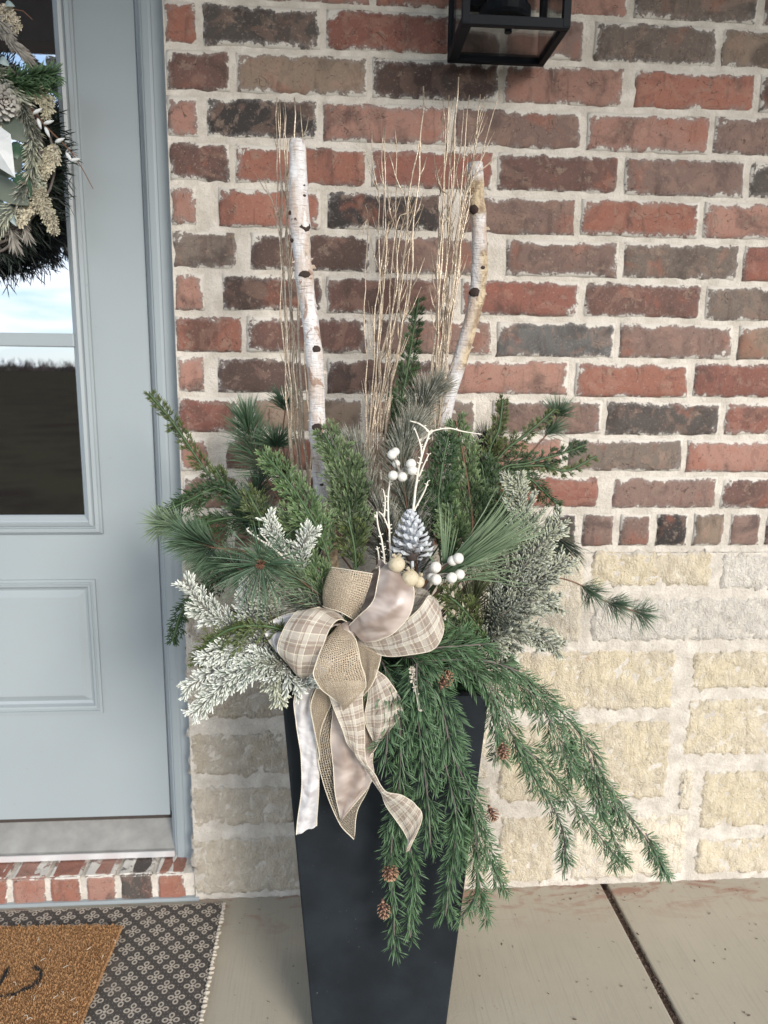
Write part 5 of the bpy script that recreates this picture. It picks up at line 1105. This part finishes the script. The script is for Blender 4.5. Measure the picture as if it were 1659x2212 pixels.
def wcedar(pts,mat,wd,name='flocked_cedar'):
    P=cat([wl(*p) for p in pts],24); mb=MB(); mb.tube(P,.0012,4); ln=sum((P[i+1]-P[i]).length for i in range(23))
    nb=int(ln/.004)
    for i in range(nb):
        u=(i+.5)/nb; k=int(u*23.9); p=P[k]; t=(P[min(k+1,23)]-P[max(k-1,0)]).normalized(); s=t.cross(Vector((0,1,0))).normalized()
        for sg in (-1,1):
            d=(t*.75+s*sg*.65+Vector((0,random.uniform(-.35,.1),0))).normalized(); l=wd*(1-u)**.5*random.uniform(.7,1.1)+.003; m_=max(2,int(l/.0028))
            for j_ in range(m_):
                q=p+d*l*(j_+.5)/m_
                for s2 in (-1,1): mb.needle(q,d+s*s2*.7+Vector((0,random.gauss(0,.2),0)),.0065,.0032,0,.3,1)
    return mb.build(name,MAT[mat],wr)
wcedar([(60,190,-.02),(85,205,-.03),(100,225,-.03),(100,250,-.03)],'cream_cedar',.022)
wcedar([(45,240,-.02),(60,270,-.03),(65,310,-.03),(62,350,-.03)],'cream_cedar',.020)
wcedar([(120,310,-.03),(112,340,-.035),(100,360,-.035),(92,378,-.03)],'cream_cedar',.022)
wcedar([(60,360,-.02),(75,385,-.03),(92,405,-.03)],'frost_grey',.016)
wcedar([(75,400,-.03),(88,430,-.035),(105,465,-.035),(117,500,-.03)],'cream_cedar',.024)
wcedar([(75,435,-.03),(58,455,-.035),(42,485,-.035)],'cream_cedar',.018)
wcedar([(0,10,-.02),(20,35,-.03),(38,60,-.03)],'cream_cedar',.02)
wcedar([(-10,240,-.02),(5,262,-.03),(15,275,-.03)],'cream_cedar',.02)
def leaf(base,tip,wd,mat,name='leaf',bend=.008):
    b=wl(*base); t=wl(*tip); ax=(t-b); l=ax.length; ax.normalize(); sd=ax.cross(Vector((0,1,0))).normalized(); nm=Vector((0,-1,0)); V=[];n=9
    for i in range(n):
        u=i/(n-1); hw=wd*.5*math.sin(math.pi*min(1,u*.92+.05))**.7
        for k in (-1,-.5,0,.5,1): V.append(b+ax*l*u+sd*hw*k+nm*(bend*math.sin(math.pi*u)+abs(k)*.003-.001))
    mb=MB(); mb.add(V,[(i*5+j_,i*5+j_+1,(i+1)*5+j_+1,(i+1)*5+j_) for i in range(n-1) for j_ in range(4)]); o=mb.build(name,MAT[mat],wr,smooth=True); return o
leaf((10,255,-.03),(62,305,-.04),.038,'magnolia'); leaf((-40,380,-.03),(64,440,-.045),.042,'magnolia'); leaf((35,375,-.035),(68,425,-.04),.032,'magnolia_green')
leaf((25,310,-.03),(54,345,-.035),.028,'magnolia_green'); leaf((28,330,-.03),(42,375,-.035),.03,'magnolia'); leaf((-10,420,-.03),(7,480,-.04),.03,'magnolia'); leaf((18,450,-.03),(36,488,-.04),.012,'euc'); leaf((0,128,-.035),(20,142,-.04),.014,'euc'); leaf((12,12,-.03),(32,14,-.035),.010,'euc')
leaf((-50,330,-.03),(30,380,-.035),.045,'magnolia')
leaf((8,440,-.025),(28,470,-.03),.018,'euc')
for k in range(16):
    a=2*math.pi*k/16; x=-120+190*math.cos(a); y=325+200*math.sin(a); tx,ty=-math.sin(a)*38,math.cos(a)*38
    wneed([(x-tx,y-ty,-.03),(x,y,-.045),(x+tx,y+ty,-.04)],'flocked_bundle','flock' if k%2 else 'frost_grey',.030,150,.0022,(12,50))
mb=MB(); q=[wl(-40,262,-.085),wl(0,273,-.088),wl(23,290,-.088),wl(28,335,-.083),wl(33,384,-.08),wl(0,364,-.083),wl(-40,345,-.08),wl(-10,315,-.095)]
mb.add(q,[(0,1,7),(1,2,7),(2,3,7),(3,4,7),(4,5,7),(5,6,7),(6,0,7)]); mb.build('silver_ribbon',MAT['silver_ribbon'],wr)
cone(wl(8,222,-.035),(.5,-.8,-.2),.055,.030,'cone_white',None,'wreath_cone',70,stalk=False,parent=wr)
P=cat([wl(54,222,-.03),wl(105,279,-.045),wl(144,318,-.05),wl(172,355,-.05),wl(201,408,-.05)],20); mb=MB(); mb.tube(P,[.0018*(1-.6*i/19) for i in range(20)],5); mb.tube([P[11],P[11]+Vector((.012,-.002,-.006))],.0009,4); mb.build('catkin_twig',MAT['stem'],wr)
for x,y,a in ((81,240,-.5),(85,267,1.3),(105,264,-.3),(102,285,1.2),(129,303,-.4),(149,339,1.0),(162,345,-.2)):
    c=wl(x,y,-.055); mb=MB(); d=Vector((math.cos(a),0,-math.sin(a))); mb.tube([c-d*.009,c-d*.006,c-d*.001,c+d*.005,c+d*.010],[.001,.0028,.0036,.0024,.0005],9); mb.build('catkin',MAT['catkin'],wr,smooth=True)
P=[wl(20,18,-.02),wl(50,24,-.02),wl(70,42,-.02)]; mb=MB(); mb.tube(P,.0011,4); mb.build('bare_twig',MAT['stem'],wr)
